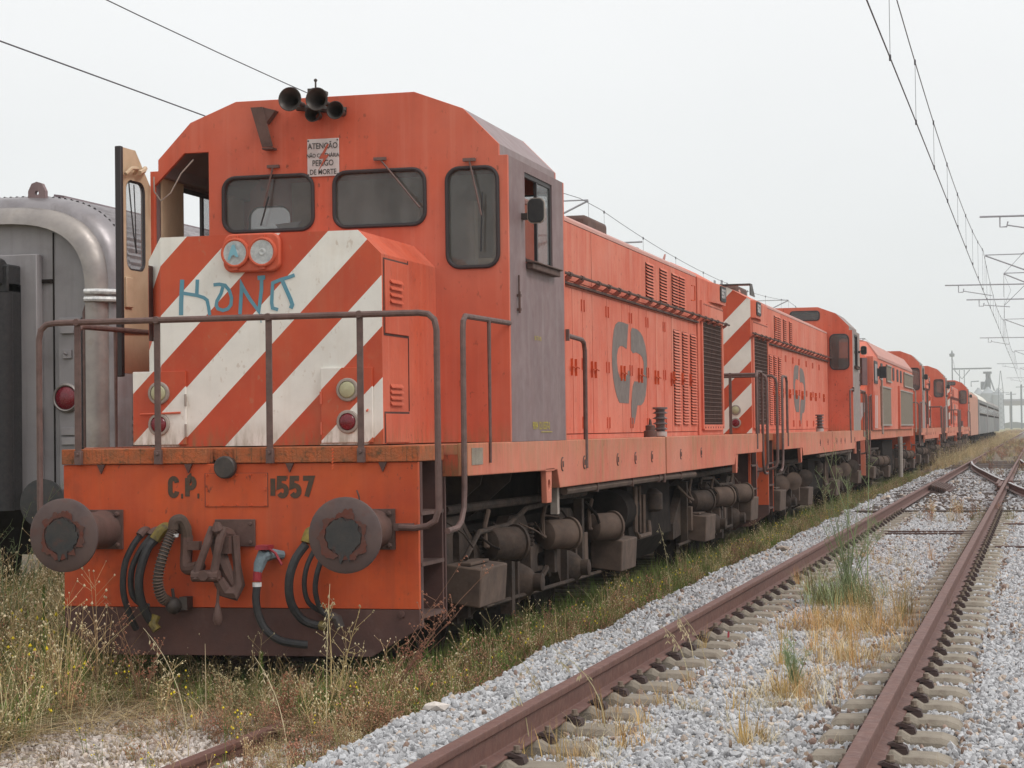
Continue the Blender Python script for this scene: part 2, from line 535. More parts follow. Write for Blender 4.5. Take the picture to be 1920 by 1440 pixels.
def wiper(parent, piv, tip, y, blade=None):
    a = MB().tube([(piv[0], y, piv[1]), (tip[0], y - .02, tip[1])], .008, 6).box(piv[0] - .05, piv[0] + .05, y - .01, y + .02, piv[1] - .012, piv[1] + .012).build('wiper', 'rail_pipe', parent)
    if blade:
        MB().tube([(blade[0][0], y - .01, blade[0][1]), (blade[1][0], y - .01, blade[1][1])], .007, 6).build('wiper_blade', 'black', a)
    return a

def lamp(parent, x, z, y, d, lens, r=.085, lr=.062):
    a = MB().lathe((x, y, z), (0, d, 0), [(r, 0), (r, .012), (r * .93, .020), (lr * 1.03, .022), (lr, .014)], 24).build('marker_lamp', 'ring', parent)
    MB().lathe((x, y + d * .014, z), (0, d, 0), [(lr, 0), (lr * .85, .012), (lr * .5, .018), (.001, .020)], 20, cap=False).build('lens', lens, a)
    return a

def buffer(parent, x, y0, d):
    """d = -1 towards the viewer"""
    a = MB()
    a.box(x - .15, x + .15, y0, y0 + d * .025, .90, 1.18)
    for bx in (-.115, .115):
        for bz in (.93, 1.15):
            a.lathe((x + bx, y0 + d * .02, bz), (0, d, 0), [(.019, 0), (.019, .022), (.01, .028)], 6)
    a.lathe((x, y0, 1.04), (0, d, 0), [(.14, .02), (.13, .06), (.125, .34), (.11, .36), (.085, .37), (.085, .60)], 20)
    b = a.build('buffer', 'rust', parent)
    MB().lathe((x, y0 + d * .60, 1.03), (0, d, 0), [(.10, -.03), (.235, 0), (.253, .010), (.253, .028), (.235, .040), (.12, .049), (.001, .052)], 40, cap=False).build('buffer_disc', 'buffer', b)
    return b

def grease_patch(parent, x, y, seed):
    rr = random.Random(seed)
    def blob(r0, amp, drip, seed):
        o = []
        for i in range(90):
            a = 2 * math.pi * i / 90
            r = r0 + amp * (N0.noise((math.cos(a) * 2.5, math.sin(a) * 2.5, seed)) + .5 * N0.noise((math.cos(a) * 8, math.sin(a) * 8, seed)))
            r += drip * math.exp(-((a - 4.6) / .10) ** 2) + drip * .8 * math.exp(-((a - 4.95) / .06) ** 2)
            o.append((x + r * math.cos(a), 1.025 + r * math.sin(a)))
        return o
    MB().prism(blob(.158, .05, 0, seed), 'y', y + .001, y + .010, [list(reversed(blob(.128, .012, 0, seed + 3)))]).build('rust_ring', 'redrust', parent, smooth=0)
    MB().prism(blob(.120, .022, .065, seed + 9), 'y', y - .001, y + .010).build('grease', 'grease', parent, smooth=0)

def hand_brake_gear(): pass

def bogie(parent, yc, e, hero, cyls=((-1.02, .80), (.92, .775), (2.85, .75)), boxes=((-1.95, .39, .68, .30), (3.35, .29, .60, .34))):
    """e = +1: bogie as built, -1: mirrored along the track"""
    b = empty('bogie', (0, yc, 0)); b.parent = parent
    ax = [-1.95 * 1, -.10, 1.75]
    ax = [a * e for a in ax]
    for s in (-1, 1):
        out = [(-2.9, .52), (-2.45, .98), (-2.3, 1.06), (-1.80, 1.06), (-1.65, .95), (-1.2, .72), (-.75, .70), (-.35, .99), (.15, .99), (.55, .70), (1.0, .70), (1.45, .99), (2.0, .96), (2.75, .55), (2.75, .36), (2.1, .40), (1.9, .26), (1.55, .26), (1.35, .46), (.3, .46), (.1, .26), (-.3, .26), (-.5, .46), (-1.6, .46), (-1.8, .26), (-2.1, .26), (-2.3, .42), (-2.9, .38)]
        holes = [rrect(-1.62, -1.46, .58, .78, .05, 3), rrect(-2.06, -1.88, .70, .94, .05, 3), rrect(-2.55, -2.25, .52, .84, .09, 3), rrect(-1.05, -.7, .50, .64, .05, 3), rrect(.62, .95, .50, .62, .05, 3), rrect(1.62, 1.80, .62, .86, .05, 3), rrect(-.25, -.08, .62, .86, .05, 3)]
        if e < 0:
            out = [(-y, z) for y, z in out]; holes = [[(-y, z) for y, z in h] for h in holes]
        MB().prism(out, 'x', s * 1.04, s * 1.14, holes).build('side_frame', 'bogie', b, smooth=0, bev=.01 if hero else 0)
        for a in ax:
            wl = MB().lathe((s * .80, a, .42), (s, 0, 0), [(.53, 0), (.53, .03), (.505, .04), (.50, .13), (.45, .135), (.44, .10), (.20, .09), (.15, .14)], 28).build('wheel', 'under', b)  # shade beneath the body put into the wheels' near-black colour
        for i, a in enumerate(ax):
            MB().lathe((s * 1.05, a, .42), (s, 0, 0), [(.20, 0), (.20, .06), (.17, .10), (.12, .20), (.075, .24), (.075, .31), (.05, .32)], 18).box(s * 1.06, s * 1.20, a - .22, a - .15, .26, .66).box(s * 1.06, s * 1.20, a + .15, a + .22, .26, .66).build('axle_box', 'bogie', b, bev=0)
        for i, (a, z) in enumerate(cyls):
            c = MB().lathe((s * 1.19, a - .20, z), (s * .50, .86, 0), [(.03, -.05), (.085, -.03), (.125, .0), (.134, .04), (.134, .30), (.152, .305), (.152, .33), (.12, .335), (.05, .37)], 26).build('brake_cylinder', 'boxbrown' if i else 'bogie', b)
            MB().tube([(s * 1.20, a - .22, z - .02), (s * 1.20, a - .33, z + .0), (s * 1.20, a - .34, z + .16), (s * 1.22, a - .30, z + .27), (s * 1.12, a - .1, z + .27)], .022, 7).build('air_pipe', 'boxbrown', c)
        for a, z0, z1, xw in boxes:
            bx = MB().prism([(s * (1.45 - xw), z0 + .04), (s * 1.42, z0), (s * 1.44, z1), (s * (1.45 - xw), z1 + .035)], 'y', a - .38, a + .38).build('sandbox', 'boxbrown', b, bev=.012)
            MB().box(s * 1.24, s * 1.34, a - .32, a + .20, z1 + .02, z1 + .045).build('lid', 'boxbrown', bx, bev=.006)
        q = MB()
        q.tube([(s * 1.22, -2.0 * e, .74), (s * 1.22, -1.6 * e, .92), (s * 1.2, -.6 * e, .93), (s * 1.2, 0, 1.04), (s * 1.2, .9 * e, 1.06), (s * 1.22, 1.15 * e, .98)], .022, 7)
        q.tube([(s * 1.18, -2.4 * e, 1.12), (s * 1.18, 2.4 * e, 1.10)], .035, 8)
        q.box(s * 1.14, s * 1.22, 2.15 * e - .05, 2.15 * e + .05, .3, 1.05)
        q.box(s * 1.14, s * 1.24, -.62 * e - .05, -.62 * e + .05, .2, .75)
        q.tube([(s * 1.2, .35 * e, .35), (s * 1.24, .55 * e, .50), (s * 1.2, .8 * e, .42)], .025, 6)
        q.build('rigging', 'bogie', b)
        # coil springs and hangers
        for y in (-1.2, .35, 1.25):
            q = MB()
            for k in range(6):
                q.lathe((s * 1.10, y * e, .70 + k * .035), (0, 0, 1), [(.065, 0), (.08, .008), (.08, .02), (.065, .028)], 12, cap=False)
            q.build('spring', 'bogie', b)
        # loose cables, brake rods, slack adjusters
        rr = random.Random(int(yc * 10) + s)
        for k in range(7):
            y = -2.3 + k * .75 + rr.uniform(-.2, .2)
            MB().tube([(s * 1.16, y, rr.uniform(.9, 1.05)), (s * 1.27, y + .14, rr.uniform(.75, .95)), (s * 1.30, y + .3, rr.uniform(.60, .85)), (s * 1.18, y + .48, rr.uniform(.8, 1.0))], rr.choice((.007, .010, .016)), 6).build('cable', rr.choice(('bogie', 'boxbrown', 'under')), b)
        for k in range(5):
            y = -2.1 + k * 1.05 + rr.uniform(-.2, .2)
            MB().box(s * 1.14, s * rr.uniform(1.2, 1.3), y - .04, y + rr.uniform(.04, .14), rr.uniform(.25, .5), rr.uniform(.6, .75)).build('bracket', rr.choice(('bogie', 'boxbrown')), b, bev=.008)
        MB().tube([(s * 1.22, -1.6 * e, .33), (s * 1.22, 2.9 * e, .30)], .018, 6).build('brake_rod', 'bogie', b)
    MB().box(-1.0, 1.0, -2.6, 2.6, .35, .95).build('shade_block', 'under', b)  # dark mass added to block light coming through under the body
    return b

def make_loco(hero, number, name='locomotive'):
    root = empty(name)
    P = root
    # ---- main frame
    mf = MB().box(-.95, .95, .66, LEN - .66, .98, 1.54).box(-1.38, 1.38, .7, LEN - .7, 1.42, 1.54).build('main_frame', 'under', P)
    for s in (-1, 1):
        for y in (1.6, 2.5, 5.0, 6.2, 7.6, 9.1, 10.6, 11.8, 13.0, 15.0):
            MB().prism([(s * .95, 1.42), (s * 1.36, 1.42), (s * 1.33, 1.30), (s * 1.0, 1.02), (s * .95, 1.02)], 'y', y, y + .02).build('outrigger', 'bogie', mf, smooth=0)
    for s in (-1, 1):
        for pts in ([(.67, 1.62), (8.66, 1.62), (8.66, 1.215), (3.56, 1.215), (3.47, 1.37), (.67, 1.385)],
                    [(8.74, 1.62), (16.76, 1.62), (16.76, 1.35), (14.02, 1.35), (13.90, 1.215), (8.74, 1.215)]):
            a = MB().prism(pts, 'x', s * 1.42, s * 1.5).build('sill', 'sill', P, smooth=0, bev=.008)
        MB().box(s * 1.40, s * 1.485, 8.66, 8.74, 1.16, 1.63).tube([(s * 1.47, 8.70, 1.62), (s * 1.47, 8.70, 1.12)], .02).build('drain_post', 'rust', P)
        MB().box(s * 1.30, s * 1.47, .672, .70, 1.385, 1.6).build('sill_end', 'front', P)
        MB().box(s * 1.30, s * 1.47, 16.73, 16.758, 1.355, 1.6).build('sill_end', 'front', P)
        for y in (3.65, 4.52, 6.03, 6.93, 7.84, 9.64, 11.1):
            q = MB().tube([(s * 1.502, y + .055 * math.cos(a_), 1.415 + .055 * math.sin(a_)) for a_ in [R(80 + 200 * k / 10) for k in range(11)]], .007, 5)
            q.box(s * 1.49, s * 1.506, y + .005, y + .035, 1.39, 1.44).build('jacking_ring', 'rust', P)
        MB().tube([(s * 1.44, 3.95, 1.175), (s * 1.44, 8.6, 1.175), (s * 1.44, 10.9, 1.16)], .036, 8).build('brake_pipe', 'boxbrown', P)
        for y in (5.2, 6.9, 8.4, 9.8):
            MB().box(s * 1.395, s * 1.48, y - .015, y + .015, 1.13, 1.215).build('pipe_clip', 'rust', P)
        MB().prism([(3.10, 1.38), (3.12, 1.10), (3.28, 1.10), (3.30, 1.38)], 'x', s * 1.44, s * 1.49, [circle(3.2, 1.25, .045, 12)]).box(s * 1.42, s * 1.50, 3.04, 3.36, 1.365, 1.392).build('lifting_eye', 'sill', P, smooth=0, bev=.006)
        MB().prism([(14.05, 1.35), (14.08, 1.10), (14.2, 1.10), (14.3, 1.35)], 'x', s * 1.44, s * 1.49).build('lifting_eye', 'sill', P, smooth=0)
        MB().box(s * 1.36, s * 1.42, 3.78, 3.86, .98, 1.215).build('hanger_plate', 'ring', P)
        MB().box(s * 1.5, s * 1.504, .76, 1.06, 1.462, 1.585).build('maker_plate', 'concrete', P)
    MB().box(-1.42, 1.42, .67, 16.73, 1.54, 1.612).build('running_board', 'sill', P)
    # fuel tank and hanging gear amidships
    MB().prism([(-1.2, 1.1), (1.2, 1.1), (1.22, .5), (1.0, .24), (-1.0, .24), (-1.22, .5)], 'y', 7.95, 10.5).build('fuel_tank', 'under', P)
    for s in (-1, 1):
        q = MB().tube([(s * 1.3, 7.9, 1.1), (s * 1.3, 7.9, .62), (s * 1.32, 8.0, .56), (s * 1.32, 8.6, .56), (s * 1.3, 8.65, .70)], .026, 7)
        q.tube([(s * 1.3, 8.15, 1.1), (s * 1.3, 8.15, .60)], .02, 6).tube([(s * 1.3, 8.35, 1.0), (s * 1.3, 8.35, .58)], .03, 6)
        q.build('filter_pipes', 'boxbrown', P)
        MB().lathe((s * 1.25, 9.2, .78), (0, 0, 1), [(.07, 0), (.11, .03), (.11, .20), (.04, .26)], 16).build('filter_bowl', 'bogie', P)
        MB().lathe((s * 1.1, 7.4, .85), (0, 1, 0), [(.1, -.05), (.22, 0), (.22, .7), (.1, .75)], 20).build('air_reservoir', 'under', P)
    # ---- ends
    for e, yf in ((0, lambda y: y), (1, lambda y: LEN - y)):
        d = -1 if e == 0 else 1
        MB().box(-1.33, 1.33, yf(0), yf(.04), .49, 1.50).build('buffer_beam', 'beam', P, bev=.005)
        q = MB()
        if e == 0:
            q.box(-1.335, -.22, yf(-.02), yf(.62), 1.503, 1.612).box(-.01, 1.335, yf(-.02), yf(.62), 1.503, 1.612).box(-.22, -.01, yf(.10), yf(.62), 1.52, 1.61)
        else:
            q.box(-1.335, 1.335, yf(-.02), yf(.62), 1.503, 1.612)
        q.build('end_platform', 'tread', P, bev=.006)
        MB().prism([(-1.33, .487), (1.33, .487), (1.33, .36), (.98, .16), (-1.03, .15), (-1.33, .345)], 'y', yf(.002), yf(.03)).build('plough_skirt', 'skirt', P, smooth=0, bev=.004)
        for s in (-1, 1):
            # step well with three treads
            q = MB().box(s * .98, s * 1.32, yf(.60), yf(.63), .36, 1.5).box(s * .97, s * .99, yf(.04), yf(.6), .36, 1.5)
            q.box(s * 1.27, s * 1.33, yf(.042), yf(.10), .36, 1.5)
            q.build('step_well', 'skirt', P)
            for z in (.42, .78, 1.13):
                MB().box(s * .99, s * 1.335, yf(.05), yf(.598), z, z + .025).build('step', 'rust', P)
            MB().box(s * 1.29, s * 1.325, yf(.66), yf(.69), .36, 1.38).build('step_hanger', 'beam' if e else 'skirt', P)
            buffer(P, s * 1.015, yf(0), d)
            # end handrail posts
        pth = []
        for s in (-1, 1):
            h = [(s * 1.20, -.03, 1.055), (s * 1.32, -.045, 1.05), (s * 1.41, -.05, 1.065), (s * 1.465, -.05, 1.10), (s * 1.49, -.05, 1.18), (s * 1.49, -.05, 2.40), (s * 1.475, -.05, 2.47), (s * 1.43, -.05, 2.51), (s * 1.36, -.05, 2.52)]
            pth += h if s < 0 else list(reversed(h))
        MB().tube([(x, yf(y), z) for x, y, z in pth], .0225, 9).box(1.16, 1.30, yf(-.035), yf(0), 1.03, 1.08).box(-1.16, -1.30, yf(-.035), yf(0), 1.03, 1.08).build('end_handrail', 'rail_pipe', P)
        for x in (-1.19, -.575, .267, .936):
            MB().box(x - .023, x + .023, yf(-.05), yf(-.036), 1.51, 2.50).box(x - .026, x + .026, yf(-.06), yf(-.021), 1.50, 1.60).lathe((x, yf(-.06), 1.575), (0, d, 0), [(.013, 0), (.013, .012)], 6).lathe((x, yf(-.05), 2.52), (0, d, 0), [(.027, -.02), (.027, .02)], 10).build('handrail_post', 'rail_pipe', P, bev=.003)
        for x in (-1.03, -.36, .40, 1.08):
            MB().prism([(x - .03, 1.5), (x + .03, 1.5), (x, 1.435)], 'y', yf(-.018), yf(0)).build('gusset', 'skirt', P, smooth=0)
        # coupling
        cp = MB().box(-.16, .14, yf(-.025), yf(0), .92, 1.11)
        for bx in (-.13, .11):
            for bz in (.95, 1.08): cp.lathe((bx, yf(-.025), bz), (0, d, 0), [(.014, 0), (.014, .015)], 6)
        cp = cp.build('coupling', 'rust', P, bev=.004)
        MB().tube([(-.05, yf(-.02), 1.0), (-.05, yf(-.18), 1.02), (-.05, yf(-.24), 1.06), (-.05, yf(-.24), 1.10)], .03, 8, rs=[.05, .055, .04, .02]).box(-.085, .02, yf(-.20), yf(-.02), .88, 1.0).build('draw_hook', 'rust', cp)
        q = MB()
        for a_, b_ in ((-.10, -.20), (-.015, -.075)):
            q.tube([(a_, yf(-.20), 1.06), (a_ - .015, yf(-.24), .98), (a_ * .6 + b_ * .4 - .01, yf(-.25), .88), (b_, yf(-.24), .76), (b_, yf(-.24), .71)], .021, 8, rs=[.030, .032, .028, .032, .046])
        q.tube([(-.235, yf(-.24), .73), (-.04, yf(-.24), .73)], .042, 10)
        q.lathe((-.138, yf(-.26), .735), (0, d, 0), [(.036, 0), (.036, .03), (.022, .03)], 14)
        q.tube([(-.09, yf(-.13), 1.06), (-.10, yf(-.15), .98), (-.06, yf(-.15), .84), (-.02, yf(-.14), .74), (.02, yf(-.13), .66)], .04, 8, rs=[.03, .05, .055, .045, .03])
        q.tube([(.03, yf(-.12), 1.0), (.045, yf(-.12), .80), (.06, yf(-.12), .66), (.03, yf(-.14), .60), (-.03, yf(-.16), .62), (-.06, yf(-.20), .70)], .035, 8, rs=[.035, .03, .045, .055, .05, .04])
        q.tube([(-.06, yf(-.2), .66), (-.07, yf(-.2), .54)], .012, 6).lathe((-.07, yf(-.2), .54), (0, 0, -1), [(.012, 0), (.02, .03), (.032, .09), (.034, .12), (.02, .15)], 12)
        q.build('screw_link', 'rust', cp)
        hs = MB() if not hero or e else None
        if hs is not None:
            for x0 in (-.72, -.6, .5, .62):
                hs = MB()
                hs.tube([(x0, yf(-.02), 1.0), (x0 - .04, yf(-.1), .97), (x0 - .1, yf(-.12), .8), (x0 - .11, yf(-.12), .6), (x0 - .05, yf(-.1), .45)], .018, 7)
                hs.build('brake_hose', 'black', P)
        # side handrails beside the end platform
        for s in (-1, 1):
            if e == 0:
                pp = [(.12, 1.02), (.36, 1.03), (.47, 1.07), (.54, 1.16), (.565, 1.3), (.57, 2.42), (.585, 2.49), (.64, 2.53), (1.90, 2.54)]
                MB().tube([(s * 1.5, y, z) for y, z in pp], .021, 9).build('side_handrail', 'rail_pipe', P)
                MB().tube([(s * 1.51, 1.25, 1.47), (s * 1.51, 1.25, 2.53)], .016, 8, rs=[.010, .016]).build('handrail_post', 'rail_pipe', P)
                pp = [(3.85, 2.53), (4.48, 2.515), (4.57, 2.49), (4.61, 2.42), (4.60, 1.36)]
                MB().tube([(s * 1.5, y, z) for y, z in pp], .021, 9).box(s * 1.48, s * 1.53, 3.84, 3.87, 2.48, 2.58).build('side_handrail', 'rail_pipe', P)
            else:
                pp = [(.12, 1.02), (.36, 1.03), (.47, 1.07), (.54, 1.16), (.565, 1.3), (.57, 2.42), (.60, 2.49), (.66, 2.53), (1.10, 2.53), (1.2, 2.45), (1.22, 1.4)]
                MB().tube([(s * 1.5, yf(y), z) for y, z in pp], .021, 9).build('side_handrail', 'rail_pipe', P)
    bogie(P, 3.55, 1, hero)
    bogie(P, LEN - 3.55, -1, hero, ((-1.55, .79), (.25, .78), (2.05, .77)), ((-1.65, .29, .61, .34), (2.5, .36, .69, .32)))

    # ---- cab
    wl, wr, ws = (-.86, -.10, 3.33, 3.765), (.08, .83, 3.335, 3.77), (1.01, 1.42, 2.985, 3.76)
    wsl = (-1.42, -1.01, 2.985, 3.76)
    holes = [rrect(*wl, .11), rrect(*wr, .11), rrect(*ws, .11)]
    if hero: holes.append([(-.99, 2.15), (-.99, 3.985), (-1.20, 3.985), (-1.465, 3.73), (-1.465, 2.15)])
    else: holes.append(rrect(*wsl, .11))
    cab = MB().prism(CABP, 'y', 1.90, 1.94, holes).build('cab_front', 'front', P, smooth=0, bev=.003 if hero else 0)
    for a in (wl, wr, ws) + (() if hero else (wsl,)): window('cab_window', cab, 1.90, *a)
    if hero:
        wiper(cab, (-.425, 3.84), (-.50, 3.52), 1.87, ((-.46, 3.60), (-.53, 3.37)))
        wiper(cab, (.47, 3.86), (.80, 3.46), 1.87)
        wiper(cab, (1.20, 3.82), (1.30, 3.38), 1.87, ((1.305, 3.56), (1.29, 3.10)))
    rholes = [rrect(*ws, .11), rrect(*wsl, .11), rrect(.14, .78, 4.09, 4.29, .06), rrect(-.78, -.14, 4.09, 4.29, .06)]
    rear = MB().prism(CABP, 'y', 3.80, 3.84, rholes).build('cab_rear', 'front', P, smooth=0)
    for a in (ws, wsl, (.14, .78, 4.09, 4.29), (-.78, -.14, 4.09, 4.29)): window('cab_window', rear, 3.84, *a, r=.11 if a in (ws, wsl) else .06, d=1, g='glass')
    for s in (-1, 1):
        sd = MB().prism([(1.94, 1.62), (3.80, 1.62), (3.80, 3.85), (1.94, 3.85)], 'x', s * 1.46, s * 1.5, [[(2.44, 3.05), (2.44, 3.78), (3.39, 3.78), (3.39, 3.05)]]).build('cab_side', 'grey' if hero else 'greymoss', P, smooth=0)
        fr = MB()
        for a in ((2.44, 2.47, 3.05, 3.78), (3.35, 3.39, 3.05, 3.78), (2.47, 3.35, 3.745, 3.78), (2.88, 2.915, 3.06, 3.75)):
            fr.box(s * 1.465, s * 1.49, *a)
        fr = fr.build('side_window', 'gasket', sd)
        MB().box(s * 1.478, s * 1.482, 2.915, 3.35, 3.06, 3.745).build('pane', 'glass', fr)
        MB().box(s * 1.502, s * 1.56, 2.46, 3.42, 3.0, 3.05).box(s * 1.50, s * 1.58, 2.44, 3.44, 3.05, 3.065).build('arm_rest', 'rust', sd, bev=.008)
        mi = MB().box(s * 1.50, s * 1.55, 2.32, 2.38, 3.385, 3.435).tube([(s * 1.54, 2.34, 3.43), (s * 1.60, 2.32, 3.47), (s * 1.63, 2.32, 3.46)], .008, 6).build('mirror', 'horn', sd)
        MB().prism([(s * p[0], p[1]) for p in rrect(1.56, 1.69, 3.355, 3.545, .045, 5)], 'y', 2.29, 2.315).build('mirror_glass', 'black', mi, bev=.006)
        MB().prism([(s * p[0], p[1]) for p in rrect(1.553, 1.697, 3.348, 3.552, .05, 5)], 'y', 2.30, 2.32, [[(s * p[0], p[1]) for p in rrect(1.562, 1.688, 3.357, 3.543, .044, 5)]]).build('mirror_rim', 'ring', mi, smooth=0)
        MB().tube([(s * 1.515, 2.16, 2.93), (s * 1.515, 2.16, 2.80)], .008, 6).tube([(s * 1.52, 2.15, 2.80), (s * 1.52, 2.15, 2.63)], .011, 6).box(s * 1.5, s * 1.53, 2.14, 2.18, 2.65, 2.67).box(s * 1.5, s * 1.53, 2.14, 2.18, 2.76, 2.78).build('grab_bar', 'rust', sd)
        MB().box(s * 1.502, s * 1.508, 2.0, 2.02, 1.66, 3.0) if 0 else None
    ins = [(x * .972, z - .045 if z > 3 else z) for x, z in CABP[1:-1]]
    q = MB()
    k = CABP[1:-1]
    q.prism(k + list(reversed(ins)), 'y', 1.938, 3.802)
    q.build('cab_roof', 'roofgrey' if hero else 'greymoss', P, smooth=0)
    MB().box(-1.455, 1.455, 1.945, 3.795, 1.625, 1.68).build('cab_floor', 'under', P)
    if hero:
        MB().box(-1.44, 1.44, 3.77, 3.797, 1.7, 2.98).box(-.98, .98, 3.77, 3.797, 2.98, 3.95).build('cab_lining', 'cream', P)
        for a in ((-1.455, -1.44, 2.0, 2.43), (1.44, 1.455, 2.0, 2.43), (-1.45, -1.43, 3.4, 3.75)): MB().box(*a, 1.7, 3.84).build('wall_lining', 'cream', P)
        MB().box(-.9, -.4, 2.0, 2.5, 1.7, 3.22).box(.2, 1.38, 2.05, 2.5, 1.7, 2.85).build('control_desk', 'cream', P, bev=.02)
        MB().box(.75, 1.2, 3.0, 3.12, 2.2, 3.15).box(.75, 1.2, 2.7, 3.1, 2.1, 2.22).build('driver_seat', 'cream', P, bev=.04)
        MB().box(1.30, 1.36, 2.2, 2.3, 2.9, 3.75).box(1.05, 1.12, 2.3, 2.4, 2.7, 3.55).build('cab_pillar', 'cream', P)
        MB().tube([(.62, 2.3, 3.1), (.66, 2.4, 3.55), (.7, 2.5, 3.6)], .03, 8).build('lamp_stalk', 'cream', P)
        MB().prism([(-.5, 3.4), (-.28, 3.42), (-.38, 3.26)], 'y', 2.1, 2.12).build('paper', 'plateW', P, smooth=0)
        # door leaf, swung open towards the viewer: hinge at x -1.49, free edge at about x -1.60, y 1.37
        lf = [(0, 2.20), (.0, 3.72), (.27, 3.985), (.53, 3.985), (.53, 2.20)]
        hl = rrect(.10, .44, 3.02, 3.74, .09, 5)
        mt = Matrix.Translation((-1.495, 1.895, 0)) @ Matrix.Rotation(R(-91.5), 4, 'Z')
        dr = MB().prism(lf, 'y', -.035, 0, [hl]).xf(mt).build('cab_door', 'cream', P, smooth=0)
        MB().prism(lf, 'y', -.040, -.036, [hl]).xf(mt).build('door_skin', 'front', dr, smooth=0)
        MB().tube([(p[0], -.018, p[1]) for p in hl], .018, 8, closed=True).xf(mt).build('window_rubber', 'gasket', dr)
        MB().prism(hl, 'y', -.020, -.016).xf(mt).build('pane', 'clear', dr, smooth=0)
        MB().box(.50, .545, -.045, .01, 2.17, 3.99).xf(mt).build('door_edge', 'gasket', dr, bev=.008)
        MB().tube([(.30, .012, 3.80), (.34, .05, 3.83), (.44, .05, 3.82), (.50, .03, 3.77)], .016, 7).tube([(.12, .012, 3.86), (.2, .04, 3.83), (.30, .05, 3.80)], .02, 7).xf(mt).build('wiper_motor', 'cream', dr)
        MB().box(.36, .48, .0, .02, 2.72, 2.96).xf(mt).build('lock_case', 'cream', dr, bev=.006)
        MB().tube([(.43, .02, 3.72), (.41, .03, 3.5), (.37, .03, 3.3), (.30, .02, 3.16)], .006, 5).tube([(.36, .03, 3.70), (.34, .03, 3.45), (.31, .02, 3.16)], .005, 5).xf(mt).build('cable', 'black', dr)
        MB().tube([(-1.45, 1.86, 3.80), (-1.44, 1.84, 3.68), (-1.38, 1.84, 3.60), (-1.30, 1.85, 3.66), (-1.22, 1.88, 3.82), (-1.12, 1.9, 3.93)], .006, 5).build('loose_cable', 'ring', P)
        # things on the front sheet
        MB().prism([(-.585, 4.31), (-.485, 4.31), (-.40, 3.99), (-.49, 3.99)], 'y', 1.80, 1.815).prism([(-.485, 4.31), (-.38, 4.28), (-.46, 4.18)], 'y', 1.815, 1.895).prism([(-.49, 3.985), (-.40, 3.985), (-.40, 3.97), (-.49, 3.97)], 'y', 1.80, 1.895).build('lamp_shield', 'rust', P, smooth=0)
        sg = box('warning_sign', 'plateW', P, -.14, .125, 1.885, 1.897, 3.745, 4.045, bev=.003)
        for i, (t_, s_) in enumerate((('ATENÇÃO', .066), ('NÃO CATENÁRIA', .043), ('PERIGO', .066), ('DE MORTE', .058))):
            text('lettering', t_, s_, 'ink', sg, (-.008, 1.8825, 3.965 - i * .068), (1, 0, 0), (0, 0, 1), sx=.80, align='CENTER', bold=.001)
        MB().prism([(.03, 4.0), (-.04, 3.885), (.0, 3.885), (-.045, 3.79), (.045, 3.915), (.005, 3.915), (.045, 4.0)], 'y', 1.879, 1.8815).build('lightning_bolt', 'boltred', sg, smooth=0)
        q = MB()
        for x, z in ((-.13, 4.03), (.115, 4.03), (-.13, 3.76), (.115, 3.76)): q.lathe((x, 1.886, z), (0, -1, 0), [(.007, 0), (.007, .005)], 6)
        q.build('screws', 'horn', sg)
    # horns
    for (x, y, z, r, dd) in ((-.155, 1.55, 4.315, .092, -1), (.085, 1.50, 4.295, .088, -1), (-.045, 1.76, 4.225, .062, -1), (.165, 1.70, 4.235, .070, -1)):
        h = MB().lathe((x, y, z), (0, dd, 0), [(.018, -.30), (.022, -.20), (.032, -.12), (.050, -.05), (r * .8, -.015), (r, 0), (r * 1.04, .004), (r * .98, .006), (r * .72, -.02), (.042, -.07), (.02, -.16)], 28, cap=False).build('horn', 'horn', P)
    MB().tube([(-.215, 1.86, 4.30), (.19, 1.9, 4.26)], .028, 8).tube([(.03, 1.62, 4.32), (.035, 1.62, 4.40)], .035, 8).tube([(.04, 1.6, 4.40), (.04, 1.6, 4.455)], .008, 6).ball((.04, 1.6, 4.46), .014).box(-.01, .09, 1.55, 1.75, 4.36, 4.39).build('horn_bracket', 'horn', P)
    if hero:
        text('lettering', '9094 1211557-0', .088, 'yellow', P, (1.5035, 2.60, 1.715), (0, 1, 0), (0, 0, 1), sx=1.02, bold=.0015)
        MB().box(1.503, 1.506, 2.88, 3.27, 1.690, 1.696).build('underline', 'yellow', P)
        text('lettering', 'BR-TX-MB', .052, 'yellow', P, (1.5035, 2.70, 2.44), (0, 1, 0), (0, 0, 1), sx=1.0)

    # ---- short hood in front of the cab
    NP = [(-.97, 1.62), (.91, 1.62), (.91, 2.99), (.735, 3.165), (-.80, 3.165), (-.97, 3.01)]
    NQ = [(-.80, 1.62), (.91, 1.62), (.91, 2.99), (.735, 3.165), (-.80, 3.165)]
    nose = MB().prism(NP, 'y', .71, 1.90).prism(NQ, 'y', .535, .71).build('short_hood', 'front', P, smooth=0, bev=.004)
    q = MB().prism(NQ, 'y', .528, .534)
    q.add([(-.80, .528, 1.62), (-.80, .528, 3.165), (-.974, .70, 3.01), (-.974, .70, 1.62), (-.79, .54, 1.62), (-.79, .54, 3.165), (-.965, .712, 3.01), (-.965, .712, 1.62)],
          [(0, 1, 2, 3), (4, 7, 6, 5), (0, 4, 5, 1), (1, 5, 6, 2), (2, 6, 7, 3), (3, 7, 4, 0)])
    fr = q.build('striped_plate', 'stripeF', nose, smooth=0)
